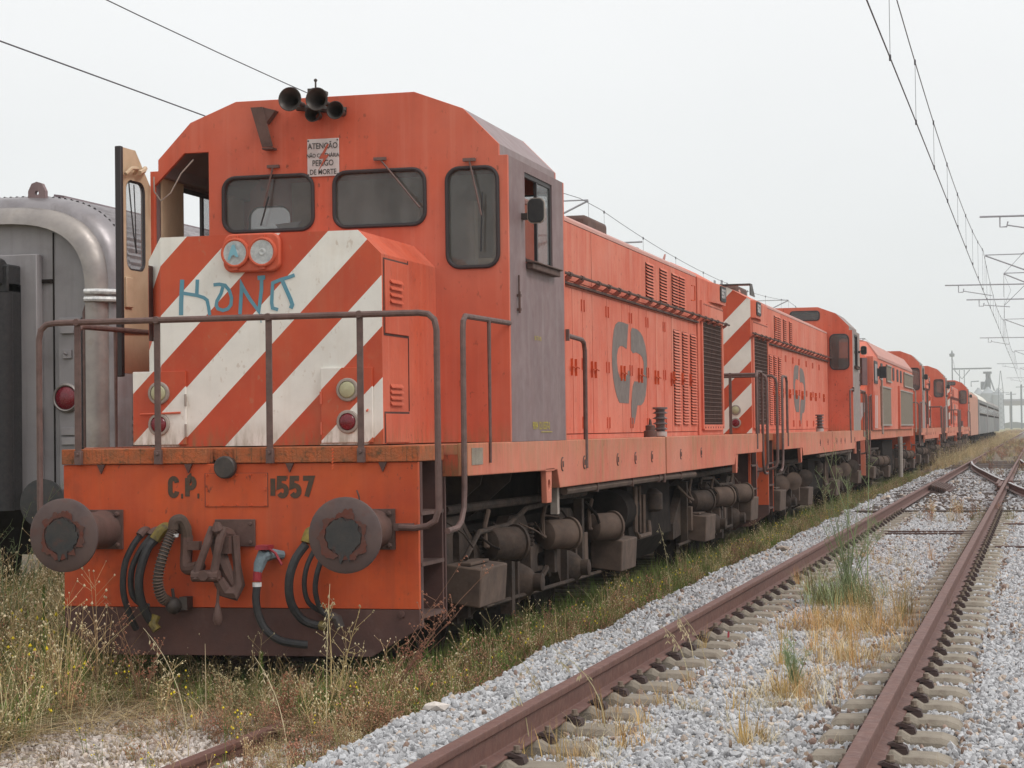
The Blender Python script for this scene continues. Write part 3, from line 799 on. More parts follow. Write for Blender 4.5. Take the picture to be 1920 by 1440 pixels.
    # side access doors with louvres
    for s in (-1, 1):
        MB().box(s * .911, s * .914, .565, 1.155, 2.405, 2.965).build('door_joint', 'skirt', nose)
        MB().box(s * .911, s * .914, .565, 1.155, 1.63, 1.855).build('door_joint', 'skirt', nose)
        sd = MB().box(s * .912, s * .924, .58, 1.14, 2.42, 2.95).build('access_door', 'front', nose, bev=.003)
        MB().box(s * .912, s * .916, 1.148, 1.156, 1.86, 2.98).build('door_joint', 'skirt', nose)
        for i in range(4):
            z = 2.80 - i * .048
            MB().prism([(s * .924, z), (s * .942, z - .014), (s * .942, z - .006), (s * .924, z + .018)], 'y', .68, .97).build('louvre', 'front', sd, smooth=0)
        for i in range(4):
            z = 2.04 - i * .042
            MB().prism([(s * .912, z), (s * .928, z - .014), (s * .928, z - .006), (s * .912, z + .018)], 'y', .70, .99).build('louvre', 'front', nose, smooth=0)
        MB().box(s * .912, s * .920, .58, 1.14, 1.63, 1.84).build('access_door', 'front', nose, bev=.003)
    MB().box(-.92, .92, 1.20, 1.215, 1.63, 2.98).build('hood_seam', 'beam', nose) if 0 else None
    for s, xa, xb in ((-1, -1.02, -.60), (1, .45, .84)):
        lp = MB().box(xa, xb, .505, .526, 1.635, 2.175).build('lamp_panel', 'stripeF', nose, smooth=0, bev=.003)
        if s < 0: MB().box(-1.02, -.975, .527, .75, 1.635, 2.17).build('panel_side', 'stripeF', lp)
        xc = -.81 if s < 0 else .655
        lamp(lp, xc, 2.015, .505, -1, 'lens_yel'); lamp(lp, xc, 1.785, .505, -1, 'lens_red')
        xh = xb if s < 0 else xa
        for z in (1.74, 1.96): MB().tube([(xh, .50, z - .045), (xh, .50, z + .045)], .009, 6).build('hinge', 'ring' if s < 0 else 'front', lp)
        MB().tube([(xc - s * .17 if s < 0 else xc + .15, .50, 1.87), (xc + s * .15 if s > 0 else xc - .14, .48, 1.86)], .008, 6).build('latch', 'front', lp)
    # twin headlights in their cast case
    hc = MB().prism(rrect(-.285, .155, 2.885, 3.165, .07, 6), 'y', .478, .527).build('headlight_case', 'front', nose, bev=.012)
    for i, x in enumerate((-.185, .025)):
        a = MB().lathe((x, .478, 3.025), (0, -1, 0), [(.112, 0), (.108, .022), (.098, .026), (.088, .020), (.086, 0)], 28, cap=False).box(x - .02, x + .02, .462, .478, 3.125, 3.15).box(x - .02, x + .02, .462, .478, 2.90, 2.93).build('headlight', 'front', hc)
        MB().lathe((x, .460, 3.025), (0, -1, 0), [(.001, -.006), (.02, .002), (.03, -.004), (.06, -.002), (.088, .002)], 24, cap=False).build('reflector', 'painted_sheen', a)
        MB().lathe((x, .458, 3.025), (0, -1, 0), [(.087, 0), (.06, .010), (.03, .014), (.001, .015)], 24, cap=False).build('lens', 'clear', a)
    if hero:
        MB().prism([(-.235, 2.975), (-.215, 3.04), (-.20, 3.08), (-.18, 3.085), (-.165, 3.04), (-.15, 2.995), (-.165, 2.99), (-.185, 3.01), (-.20, 3.005), (-.22, 2.97)], 'y', .441, .443).build('paint_splash', 'lampblue', hc, smooth=0)
        # spray-painted letters
        def gx(u, v): return (-.65 + (300 + u * .15625 - 337) * .004167, 2.86 - (480 + v * .15625 - 521) * .00418)
        g = MB(); kq = 0
        for pl, wd in (([(270, 280), (262, 420), (255, 540), (252, 680)], .032), ([(455, 285), (450, 380), (445, 470)], .026), ([(262, 430), (350, 445), (445, 462), (530, 490), (570, 520), (588, 600), (600, 690)], .024),
                       ([(650, 350), (720, 345), (790, 360), (840, 420), (865, 500), (858, 580), (820, 625), (760, 640), (700, 620), (680, 580), (690, 530), (740, 450), (762, 375)], .024),
                       ([(965, 690), (975, 560), (985, 430), (980, 330), (1020, 420), (1090, 530), (1190, 660), (1205, 560), (1225, 420), (1228, 290)], .026), ([(1180, 290), (1270, 285)], .03),
                       ([(1030, 700), (1040, 750), (1060, 750)], .012), ([(1135, 722), (1215, 748), (1218, 690)], .012), ([(1215, 740), (1216, 790)], .005),
                       ([(1620, 270), (1560, 290), (1460, 315), (1360, 350), (1352, 460), (1345, 570), (1355, 630), (1420, 650)], .024), ([(1470, 320), (1520, 430), (1570, 540), (1590, 600), (1570, 640)], .028)):
            kq += 1; g.ribbon([gx(*p) for p in pl], wd * 1.05, 'y', .5262 - .00025 * kq, .5278 - .00004 * kq)
        g.build('graffiti', 'graf', nose, smooth=0)

    # ---- buffer beam fittings of the leading locomotive
    if hero:
        strokes('C.P.', -.515, 1.262, .152, 'y', -.003, -.0008, .035, {'C': .62, 'P': .58, '.': .30}, .92).build('lettering', 'number', P, smooth=0)
        strokes('1557', .255, 1.257, .152, 'y', -.003, -.0008, .036, {'1': .30, '5': .62}, 1.0).build('lettering', 'number', P, smooth=0)
        pl = MB().box(-.235, .23, -.006, 0, 1.198, 1.432).build('cover_plate', 'beam', P, bev=.002)
        MB().prism([(-.239, 1.196), (.234, 1.196), (.234, 1.434), (-.239, 1.434)], 'y', -.0045, -.001, [[(-.2355, 1.1995), (.2305, 1.1995), (.2305, 1.4305), (-.2355, 1.4305)]]).build('plate_joint', 'skirt', pl, smooth=0)
        q = MB()
        for x in (-.22, -.11, 0, .11, .215):
            for z in (1.21, 1.42): q.lathe((x, -.006, z), (0, -1, 0), [(.009, 0), (.007, .008)], 6)
        for x in (-.22, .215): q.lathe((x, -.006, 1.315), (0, -1, 0), [(.009, 0), (.007, .008)], 6)
        q.build('rivets', 'beam', pl)
        MB().lathe((-.068, -.01, 1.475), (0, -1, 0), [(.05, -.05), (.05, 0), (.079, .01), (.079, .05), (.07, .058), (.001, .06)], 24, cap=False).build('socket_cap', 'horn', P)
        for x in (-1.015, 1.015): grease_patch(P, x, -.661, 3 if x < 0 else 5)
        def hose(nm, pts, r, m='black', top=None, end=None):
            h = MB().tube(smoothp(pts), r, 9).build(nm, m, P)
            if top: MB().tube(smoothp(top), r * 1.35, 8).build('hose_valve', 'yel2' if nm == 'main_hose' else 'rust', h)
            return h
        def smoothp(p, n=6):
            p = [Vector(a) for a in p]; o = []
            for i in range(len(p) - 1):
                a, b, c, d_ = p[max(i - 1, 0)], p[i], p[i + 1], p[min(i + 2, len(p) - 1)]
                for k in range(n):
                    t = k / n
                    o.append(.5 * ((2 * b) + (c - a) * t + (2 * a - 5 * b + 4 * c - d_) * t * t + (3 * b - a - 3 * c + d_) * t ** 3))
            o.append(p[-1]); return o
        hose('brake_hose', [(-.70, -.08, 1.0), (-.745, -.12, .92), (-.79, -.15, .79), (-.80, -.15, .60), (-.76, -.11, .42), (-.74, -.07, .34)], .023, top=[(-.685, -.0, 1.03), (-.685, -.06, 1.03), (-.70, -.09, 1.0)])
        hose('brake_hose', [(-.61, -.08, 1.0), (-.68, -.12, .90), (-.735, -.15, .76), (-.735, -.15, .60), (-.68, -.12, .52), (-.64, -.08, .50)], .022, top=[(-.60, 0, 1.03), (-.60, -.06, 1.03), (-.62, -.09, 1.0)])
        hose('main_hose', [(-.58, -.10, .97), (-.62, -.15, .90), (-.665, -.18, .72), (-.66, -.17, .56), (-.62, -.12, .42), (-.585, -.10, .40)], .032, top=[(-.50, 0, 1.04), (-.53, -.07, 1.045), (-.58, -.10, .97)])
        hose('main_hose', [(.545, -.10, .94), (.49, -.16, .84), (.455, -.19, .70), (.46, -.17, .54), (.53, -.12, .42), (.64, -.10, .38)], .031, top=[(.58, 0, 1.02), (.57, -.07, 1.02), (.55, -.10, .95)])
        hose('brake_hose', [(.63, -.08, .95), (.57, -.14, .80), (.55, -.15, .66), (.575, -.13, .54), (.66, -.08, .47)], .018)
        hose('brake_hose', [(.69, -.08, .92), (.645, -.14, .76), (.63, -.15, .62), (.66, -.12, .49), (.72, -.1, .44)], .019)
        ch = smoothp([(-.42, -.14, 1.04), (-.45, -.17, .96), (-.49, -.20, .82), (-.515, -.20, .68), (-.50, -.16, .57), (-.47, -.10, .54)])
        c = MB().tube(ch, .03, 10, rs=[.036 if i % 2 else .032 for i in range(len(ch))]).build('corrugated_hose', 'horn', P)
        q = MB()
        for i in range(1, len(ch) - 3, 1):
            dd = (ch[i + 1] - ch[i]).normalized()
            q.lathe(ch[i], dd, [(.033, -.006), (.042, 0), (.033, .006)], 12, cap=False)
        q.build('hose_rings', 'boxbrown', c)
        MB().lathe(ch[0] + Vector((0, 0, -.03)), (0.2, 0, 1), [(.036, -.012), (.036, .012)], 14).build('hose_clamp', 'painted_sheen', c)
        MB().tube(smoothp([(-.42, -.14, 1.05), (-.41, -.14, 1.10), (-.37, -.12, 1.11), (-.345, -.1, 1.05), (-.345, -.08, .98)]), .040, 10).tube([(-.43, 0, 1.05), (-.35, -.09, 1.05)], .045, 10).build('elbow_valve', 'boxbrown', P)
        MB().tube(smoothp([(-.345, -.08, 1.0), (-.35, -.08, .88), (-.35, -.09, .82), (-.33, -.11, .77), (-.25, -.12, .78)]), .044, 10).box(-.33, -.24, -.12, -.06, .90, .96).ball((-.235, -.12, .785), .043).build('coupling_cock', 'rust', P)
        MB().ball((-.44, -.1, .51), .06).tube([(-.44, -.1, .55), (-.45, -.1, .63)], .012, 6).box(-.40, -.34, -.1, 0, .48, .57).build('angle_cock', 'horn', P)
        MB().tube([(-.575, -.1, .44), (-.59, -.12, .38), (-.56, -.12, .34)], .034, 8).build('dummy_coupling', 'yel2', P)
        MB().tube([(.64, -.1, .39), (.69, -.1, .37)], .034, 8).build('dummy_coupling', 'yel2', P)
        MB().tube([(.72, -.1, .45), (.77, -.1, .43), (.79, -.1, .37)], .035, 8).build('dummy_coupling', 'horn', P)
        v = MB().tube([(.34, 0, .86), (.29, -.06, .87), (.235, -.11, .86), (.215, -.13, .80), (.205, -.14, .75)], .04, 10, rs=[.03, .038, .05, .042, .03]).build('air_valve', 'bluevalve', P)
        MB().box(.20, .29, -.17, -.05, .905, .935).tube([(.28, -.11, .91), (.33, -.12, .88), (.38, -.13, .80)], .010, 6).build('valve_handle', 'redhandle', v)
        MB().tube([(.205, -.14, .755), (.20, -.14, .69)], .031, 10).build('hose_sleeve', 'redhandle', v)
        MB().lathe((.20, -.14, .68), (0, 0, -1), [(.032, 0), (.032, .03)], 14).build('hose_clamp', 'painted_sheen', v)
        MB().tube(smoothp([(.20, -.14, .66), (.195, -.15, .56), (.215, -.15, .45), (.27, -.15, .35), (.37, -.14, .28), (.50, -.12, .255), (.55, -.1, .25)]), .028, 10).build('long_hose', 'black', P)
        MB().tube([(.92, -.02, 1.20), (.915, -.04, 1.27), (.90, -.04, 1.31)], .006, 5).build('pin', 'rust', P)
        MB().tube([(-.37, -.01, .78), (-.33, -.012, .80), (-.325, -.012, .66)], .004, 4).build('scratch', 'rust', P) if 0 else None
        q = MB()
        for x in (-1.22, -.85, .15, .62, 1.2): q.lathe((x, 0, .455), (0, -1, 0), [(.026, 0), (.024, .010), (.001, .014)], 10, cap=False)
        q.build('skirt_bolts', 'skirt', P)
        q = MB()
        for i in range(7): q.tube([(.74 + .006 * (i % 2), -.07, 1.60 - i * .022), (.735, -.075, 1.585 - i * .022)], .006, 5)
        q.build('chain', 'beam', P)

    # ---- long hood
    HX = .938
    MB().box(-HX + .012, HX - .012, 3.84, 14.28, 1.612, 3.80).build('long_hood', 'hoodcore', P)
    for s in (-1, 1): MB().box(s * (HX - .012), s * (HX + .004), 3.85, 14.28, 1.613, 1.662).box(s * (HX - .012), s * (HX + .004), 3.85, 14.28, 3.135, 3.195).build('hood_rail', 'side', P)
    MB().prism([(-.952, 3.78), (.952, 3.78), (.945, 3.815), (.62, 3.985), (.34, 4.02), (-.34, 4.02), (-.62, 3.985), (-.945, 3.815)], 'y', 3.845, 14.30).build('hood_roof', 'roof', P, smooth=20)
    rd = MB().prism([(-.965, 1.612), (.965, 1.612), (.965, 3.79), (.60, 4.0), (.34, 4.05), (-.34, 4.05), (-.60, 4.0), (-.965, 3.79)], 'y', 14.30, 16.495).build('radiator_section', 'side', P, smooth=0, bev=.006)
    MB().prism([(-.965, 1.62), (.965, 1.62), (.965, 3.79), (.60, 4.0), (.34, 4.05), (-.34, 4.05), (-.60, 4.0), (-.965, 3.79)], 'y', 16.497, 16.505).build('striped_plate', 'stripeR', rd, smooth=0)
    MB().prism([(-.30, 4.02), (.30, 4.02), (.27, 4.12), (-.27, 4.12)], 'y', 14.4, 16.0).build('fan_cover', 'roof', rd, smooth=0)
    if not hero: MB().box(-.98, -.45, 16.30, 16.56, 4.03, 4.05).prism([(16.0, 3.86), (16.56, 3.86), (16.56, 4.03), (16.3, 4.03)], 'x', -.98, -.965).build('walkway_step', 'horn', rd)
    MB().box(-.16, .16, 10.95, 12.15, 4.0, 4.34).build('exhaust_stack', 'rust', P, bev=.05)
    MB().tube([(.35, 13.2, 4.02), (.35, 13.2, 4.10), (.30, 13.3, 4.12)], .02, 6).build('roof_hook', 'rust', P)
    q = MB()
    for x in (-.5, .5): q.tube([(x, 14.2, 3.99), (x + .03, 14.25, 4.1), (x, 14.35, 4.05)], .014, 6)
    q.build('lifting_eye', 'roof', P)
    for e_, x in ((1, .70), (1, -.70)):
        lamp(rd, x, 2.0, 16.505, 1, 'lens_yel'); lamp(rd, x, 1.79, 16.505, 1, 'lens_red')
    h2 = MB().prism(rrect(-.22, .22, 3.55, 3.82, .07, 5), 'y', 16.505, 16.55).build('headlight_case', 'front', rd, bev=.01)
    for x in (-.105, .105):
        MB().lathe((x, 16.55, 3.685), (0, 1, 0), [(.10, 0), (.095, .02), (.085, .02), (.08, 0)], 20, cap=False).build('headlight', 'painted_sheen', h2)
    seams = [3.86, 4.9, 5.75, 6.55, 7.03, 7.50, 8.25, 9.05, 9.55, 10.08, 10.57, 11.15, 11.72, 12.27]
    for s in (-1, 1):
        for i in range(len(seams) - 1):
            y0, y1 = seams[i] + .011, seams[i + 1] - .011
            d_ = MB().box(s * (HX - .012), s * (HX + .012), y0, y1, 1.67, 3.13).build('hood_door', 'side', P, bev=.003)
            hy = y0 + .05 if i % 2 == 0 else y1 - .05
            q = MB()
            for z in (1.78, 2.38, 2.98): q.box(s * (HX + .012), s * (HX + .026), hy - .012, hy + .012, z - .06, z + .06)
            q.build('hinge', 'front', d_)
            ly = y1 - .08 if i % 2 == 0 else y0 + .08
            MB().box(s * (HX + .012), s * (HX + .035), ly - .008, ly + .008, 2.25, 2.42).tube([(s * (HX + .042), ly - .08, 2.345), (s * (HX + .042), ly + .08, 2.33)], .008, 5).build('latch', 'beam', d_)
        for y0, y1 in ((12.30, 12.94), (12.96, 13.58), (13.60, 14.24)):
            d_ = MB().box(s * HX, s * (HX + .012), y0, y1, 1.67, 3.13).build('hood_door', 'side', P, bev=.003)
            louvre('louvre_panel', d_, s, HX + .013, y0 + .10, y1 - .10, 1.76, 2.98, .038)
            MB().box(s * (HX + .012), s * (HX + .04), y0 + .03, y0 + .055, 2.28, 2.44).tube([(s * (HX + .05), y0 - .03, 2.35), (s * (HX + .05), y0 + .13, 2.33)], .012, 5).build('latch', 'beam', d_)
        for y0, y1 in ((3.86, 7.485), (7.515, 11.25), (11.265, 12.25), (12.28, 14.27)):
            MB().box(s * HX, s * (HX + .010), y0, y1, 3.20, 3.775).build('upper_panel', 'side', P, bev=.003)
        for y0, y1 in ((10.55, 11.04), (11.48, 11.98), (12.34, 12.80), (12.86, 13.32)):
            louvre('louvre_panel', P, s, HX + .011, y0, y1, 3.29, 3.70, .038)
        MB().tube([(s * 1.0, 13.55, 3.42), (s * 1.03, 13.6, 3.42), (s * 1.03, 13.68, 3.42), (s * 1.03, 13.68, 3.62), (s * 1.0, 13.6, 3.62)], .008, 5).build('grab_iron', 'beam', P)
        rb = MB().tube([(s * 1.035, 3.86, 3.235), (s * 1.035, 16.75, 3.235)], .015, 8)
        y = 4.2; rk = MB()
        while y < 16.6:
            rb.lathe((s * 1.035, y - .05, 3.235), (0, 1, 0), [(.024, 0), (.024, .10)], 8)
            rk.prism([(s * .95, 3.17), (s * 1.03, 3.225), (s * 1.03, 3.205), (s * .95, 3.15)], 'y', y - .10, y + .10)
            y += .55 if int(y * 10) % 3 else .80
        rb = rb.build('hood_handrail', 'rust', P)
        rk.build('rail_brackets', 'hoodcore', rb, smooth=0)['kind'] = 'stuff'
        MB().box(s * HX, s * (HX + .045), 3.86, 14.27, 3.150, 3.172).build('shadow_strip', 'rust', P)  # dark strip added to draw the shadow line below the handrail
        # radiator grille
        g = MB().box(s * .966, s * .970, 14.56, 16.30, 1.76, 3.20).build('radiator_grille', 'grille', rd)
        q = MB()
        z = 1.78
        while z < 3.2:
            q.box(s * .970, s * .984, 14.56, 16.30, z, z + .010); z += .058
        y = 14.58
        while y < 16.3:
            q.box(s * .970, s * .980, y, y + .008, 1.76, 3.20); y += .058
        q.build('grille_bars', 'rust', g, smooth=0)
        q = MB().box(s * .965, s * .995, 14.48, 14.56, 1.70, 3.48).box(s * .965, s * .995, 16.30, 16.42, 1.70, 3.22).box(s * .965, s * .995, 14.56, 16.30, 1.68, 1.76).box(s * .965, s * .995, 14.56, 16.42, 3.22, 3.46)
        q.build('grille_frame', 'side', g)
        q = MB()
        for k in range(16): q.lathe((s * .995, 14.65 + k * .115, 3.43), (s, 0, 0), [(.012, 0), (.012, .006)], 6)
        for k in range(8): q.lathe((s * .995, 14.65 + k * .23, 1.72), (s, 0, 0), [(.012, 0), (.012, .006)], 6)
        q.build('rivets', 'grille', g)
        # number box on a wedge at the end of the hood
        nb = MB().add([(s * .966, 15.2, 3.50), (s * 1.04, 15.78, 3.50), (s * 1.04, 16.40, 3.50), (s * .966, 16.48, 3.50),
                       (s * .966, 15.2, 3.78), (s * 1.04, 15.78, 3.78), (s * 1.04, 16.40, 3.78), (s * .966, 16.48, 3.78)],
                      [(0, 1, 2, 3), (7, 6, 5, 4), (0, 4, 5, 1), (1, 5, 6, 2), (2, 6, 7, 3), (3, 7, 4, 0)]).build('number_fairing', 'front', rd, smooth=0)
        MB().prism(rrect(15.84, 16.36, 3.545, 3.765, .05, 5), 'x', s * 1.041, s * 1.058).build('number_box', 'black', nb, smooth=0)
        ys = 15.92 if s > 0 else 16.28
        strokes(number[1:], ys, 3.59, .135, 'x', s * 1.059, s * 1.062, .030, {'5': .72, '6': .72, '7': .72, '2': .7}, 1.25, flip=s).build('lettering', 'plateW', nb, smooth=0)
        # grey emblem, slightly proud of the doors
        def cp_(u, v, s=s):
            y = 8.49 + (u - 1150) / 258. * 2.05
            y = 8.49 + ((u - 1150) / 258.) * 2.06 * (.93 + .07 * (u - 1150) / 258.)
            z0 = 2.905 - (v - 830) / 530. * .905
            return (y if s > 0 else 2 * 9.5 - y, z0)
        cpts = [(1273, 832), (1225, 826), (1200, 830), (1180, 850), (1166, 890), (1156, 960), (1150, 1040), (1150, 1120), (1156, 1200), (1168, 1270), (1182, 1320), (1200, 1358), (1268, 1360), (1277, 1250), (1283, 1140), (1268, 1140), (1258, 1170), (1240, 1195), (1220, 1207), (1203, 1190), (1192, 1155), (1186, 1100), (1186, 1050), (1194, 1010), (1208, 988), (1225, 984), (1258, 998)]
        ppts = [(1300, 848), (1335, 850), (1360, 866), (1380, 895), (1398, 955), (1407, 1030), (1409, 1110), (1404, 1220), (1394, 1300), (1380, 1345), (1360, 1368), (1332, 1370), (1322, 1430), (1308, 1495), (1288, 1495), (1286, 1380), (1293, 1290), (1300, 1240), (1312, 1208), (1345, 1206), (1365, 1204), (1378, 1170), (1384, 1110), (1382, 1065), (1372, 1035), (1355, 1018), (1325, 1010), (1305, 1020), (1290, 1000), (1290, 880)]
        q = MB()
        for pts in (cpts, ppts): q.prism([cp_(*a) for a in pts], 'x', s * (HX + .0125), s * (HX + .0150))
        q.build('emblem', 'logo', P, smooth=0)
        MB().box(s * 1.1, s * 1.14, 4.02, 4.1, 1.62, 1.95).box(s * 1.02, s * 1.2, 3.98, 4.14, 1.95, 2.0).build('vent_pipe', 'side', P, bev=.01) if hero else None
        # insulator and breather standing on the running board
        if hero or s < 0:
            pr = [(.05, 0), (.05, .04)]
            MB().lathe((s * 1.32, 9.35, 1.615), (0, 0, 1), [(.075, 0), (.075, .06), (.05, .065)], 18).build('insulator_base', 'ceramicw', P)
            pr = []
            for k in range(4): pr += [(.05, .065 + k * .06), (.052, .08 + k * .06), (.085, .086 + k * .06), (.085, .092 + k * .06), (.05, .11 + k * .06)]
            pr += [(.055, .31), (.085, .315), (.085, .335), (.03, .338)]
            MB().lathe((s * 1.32, 9.35, 1.615), (0, 0, 1), pr, 20).build('insulator', 'ceramic', P)
            MB().lathe((s * 1.28, 8.95, 1.615), (0, 0, 1), [(.075, 0), (.075, .07), (.055, .075), (.055, .13), (.02, .14), (.012, .2)], 16).build('breather', 'rust', P)
    return root

hero = make_loco(True, '1557')
tag(hero, 'leading orange locomotive with striped nose, blue graffiti and open cab door', 'locomotive', 'orange hood locomotives in the line')
base = make_loco(False, '1562')
kids_index()
FLIP = math.pi
def place(o, y0, flip):
    o.location = (0, y0 + (LEN if flip else 0), 0)
    o.rotation_euler = (0, 0, FLIP if flip else 0)
G1 = 'orange hood locomotives in the line'
place(base, 18.72, True)
tag(base, 'second orange locomotive, long hood first, coupled right behind the leading one', 'locomotive', G1)
for y0, fl, lb in ((58.4, False, 'orange locomotive whose rounded cab rises just behind the full-width meshed locomotive'),
                   (77.4, False, 'fifth locomotive in line, striped short nose and tall cab window facing the camera'),
                   (96.3, True, 'orange locomotive with pink hood first, last of the bright orange cabs')):
    c = copy_tree(base)
    place(c, y0, fl)
    tag(c, lb, 'locomotive', G1)

# ------------------------------------------------------------------ full-width locomotive with mesh panels
def make_wide_loco(y0):
    L_ = 19.0
    P = empty('locomotive', (0, y0, 0), label='full-width orange-red locomotive with olive mesh side panels and dark cab windows', cat='locomotive')
    X = 1.45
    body = MB().box(-X, X, 1.3, L_ - .9, 1.62, 3.48).build('body', 'side', P, smooth=0)
    MB().prism([(-X, 3.46), (X, 3.46), (X, 3.56), (1.18, 3.92), (.55, 4.12), (-.55, 4.12), (-1.18, 3.92), (-X, 3.56)], 'y', 2.9, L_ - .9).build('roof', 'roof', P, smooth=0)
    # sloped cab brow
    MB().add([(-1.3, 1.25, 3.44), (1.3, 1.25, 3.44), (1.46, 2.9, 3.46), (-1.46, 2.9, 3.46), (-.9, 1.6, 3.86), (.9, 1.6, 3.86), (1.16, 2.9, 3.92), (-1.16, 2.9, 3.92)],
             [(0, 1, 2, 3), (4, 7, 6, 5), (0, 4, 5, 1), (1, 5, 6, 2), (2, 6, 7, 3), (3, 7, 4, 0)]).build('cab_brow', 'front', P, smooth=0)
    MB().box(-1.3, 1.3, 1.1, 1.32, 2.75, 3.44).build('windscreen', 'glass2', P)
    MB().box(-1.32, -1.2, 1.06, 1.1, 2.75, 3.44).box(1.2, 1.32, 1.06, 1.1, 2.75, 3.44).build('windscreen_pillar', 'grey', P)
    MB().prism([(.25, 1.62), (.25, 2.6), (1.1, 2.75), (1.32, 2.75), (1.32, 1.62)], 'x', -1.3, 1.3).build('nose', 'front', P, smooth=0)
    for x in (-1.2, -.5, .2, .9):
        MB().prism([(x, 1.63), (x + .22, 1.63), (x + .5, 2.3), (x + .28, 2.3)], 'y', .235, .25).build('white_stripe', 'plateW', P, smooth=0)
    MB().box(-1.33, 1.33, 0, .04, .5, 1.62).box(-1.4, 1.4, .04, L_ - .04, 1.38, 1.62).build('frame', 'sill', P)
    MB().box(-1.3, 1.3, L_ - .04, L_, .5, 1.62).build('buffer_beam', 'beam', P)
    for s in (-1, 1):
        MB().box(s * (X + .001), s * (X + .012), 1.45, 2.5, 1.66, 2.6).build('cab_door', 'front', P)
        for k in range(2): MB().prism([(1.6 + k * .45, 1.66), (1.78 + k * .45, 1.66), (1.95 + k * .45, 2.5), (1.77 + k * .45, 2.5)], 'x', s * (X + .013), s * (X + .018)).build('white_stripe', 'plateW', P, smooth=0)
        for ya, yb in ((1.5, 2.6), (3.8, 4.4)):
            w_ = MB().prism(rrect(ya, yb, 2.80, 3.38, .06, 3), 'x', s * (X + .002), s * (X + .02)).build('side_window', 'gasket', P, smooth=0)
            MB().prism(rrect(ya + .1, yb - .1, 2.88, 3.30, .05, 3), 'x', s * (X + .021), s * (X + .025)).build('pane', 'endpanel', w_, smooth=0)
        for ya in (8.4, 10.2, 11.7):
            MB().prism(rrect(ya, ya + .6, 3.02, 3.38, .06, 3), 'x', s * (X + .002), s * (X + .02)).build('side_window', 'gasket', P, smooth=0)
        for ya, yb, za, zb in ((3.6, 7.3, 1.72, 2.78), (5.8, 7.6, 2.92, 3.40), (11.0, 17.6, 1.72, 2.80), (13.3, 17.8, 2.92, 3.38)):
            g = MB().box(s * (X + .002), s * (X + .03), ya, yb, za, zb).build('mesh_panel', 'grille3', P)
            q = MB().box(s * (X + .03), s * (X + .05), ya, yb, zb - .04, zb).box(s * (X + .03), s * (X + .05), ya, yb, za, za + .04)
            q.build('panel_frame', 'ring', g)
        MB().box(s * X, s * (X + .06), 10.6, 10.95, 1.62, 2.9).build('rib', 'front', P)
        MB().tube([(s * 1.55, 2.9, 1.5), (s * 1.55, 2.9, 2.9), (s * 1.5, 2.8, 2.95)], .025, 7).tube([(s * 1.55, 17.9, 1.5), (s * 1.55, 17.9, 2.85), (s * 1.5, 17.8, 2.9)], .025, 7).build('handrail', 'ring', P)
        MB().tube([(s * 1.5, 10.5, .2), (s * 1.5, 10.5, 1.4)], .07, 8).build('drop_pipe', 'ring', P)
        MB().box(s * 1.46, s * 1.52, 2.3, 2.7, 3.0, 3.2).box(s * 1.52, s * 1.70, 2.4, 2.5, 2.95, 3.25).build('mirror', 'black', P)
        MB().tube([(s * 1.42, .3, 1.0), (s * 1.42, .35, 2.45), (s * 1.42, .9, 2.5), (s * 1.42, 1.0, 1.6)], .022, 7).build('handrail', 'rail_pipe', P)
        buffer(P, s * 1.015, 0, -1); buffer(P, s * 1.015, L_, 1)
    for k, y in enumerate((4, 6, 8.5, 11, 13, 15.5)):
        MB().box(-.5, .5, y, y + .9, 4.12, 4.2).build('roof_hatch', 'grey', P, bev=.02)
    bogie(P, 3.6, 1, False); bogie(P, L_ - 3.6, -1, False)
    MB().box(-1.2, 1.2, 7.5, 11.5, .3, 1.3).build('fuel_tank', 'under', P)
    return P
make_wide_loco(37.45)

# last, dirty pink locomotive and the stored passenger cars behind it
def far_body(name, y0, L_, m, roofm, label, cat, group, win=True, graff=0, X=1.45, top=3.9, wz=(2.55, 3.15)):
    P = empty(name, (0, y0, 0), label=label, cat=cat, group=group)
    MB().box(-X, X, .15, L_ - .15, 1.05, 3.55).build('body', m, P, smooth=0, bev=.05)
    if win:
        for s in (-1, 1): MB().box(s * X, s * (X + .012), 1.6, L_ - 1.6, wz[0] - .15, wz[1] + .15).build('window_band', 'under', P)
    MB().prism([(-X, 3.53), (X, 3.53), (X - .08, 3.72), (1.0, top), (.4, top + .1), (-.4, top + .1), (-1.0, top), (-X + .08, 3.72)], 'y', .15, L_ - .15).build('roof', roofm, P, smooth=40)
    if win:
        n = int((L_ - 3) // 1.7)
        for s in (-1, 1):
            for i in range(n):
                a = MB().prism(rrect(2 + i * 1.7, 3.2 + i * 1.7, wz[0], wz[1], .1, 3), 'x', s * (X + .013), s * (X + .018)).build('window', 'ring', P, smooth=0)
                MB().prism(rrect(2.06 + i * 1.7, 3.14 + i * 1.7, wz[0] + .05, wz[1] - .05, .08, 3), 'x', s * (X + .0185), s * (X + .021)).build('pane', 'glass2', a, smooth=0)
            for y in (.5, L_ - 1.3):
                MB().box(s * X, s * (X + .02), y, y + .8, 1.15, 3.2).build('door', 'endpanel', P)
    for y in (2.6, L_ - 2.6):
        b = MB().box(-1.1, 1.1, y - 1.6, y + 1.6, .45, .9)
        b.build('bogie_frame', 'under', P)
        for a in (-1.1, 1.1):
            for s in (-1, 1):
                MB().lathe((s * .8, y + a, .38), (s, 0, 0), [(.46, 0), (.46, .12), (.1, .14)], 18).build('wheel', 'bogie', P)
    MB().box(-1.0, 1.0, 5.5, L_ - 5.5, .55, 1.05).build('underfloor_gear', 'under', P)
    for y in (0, L_): MB().box(-.5, .5, y - .1, y + .1, 1.1, 3.3).build('gangway', 'black', P)
    return P
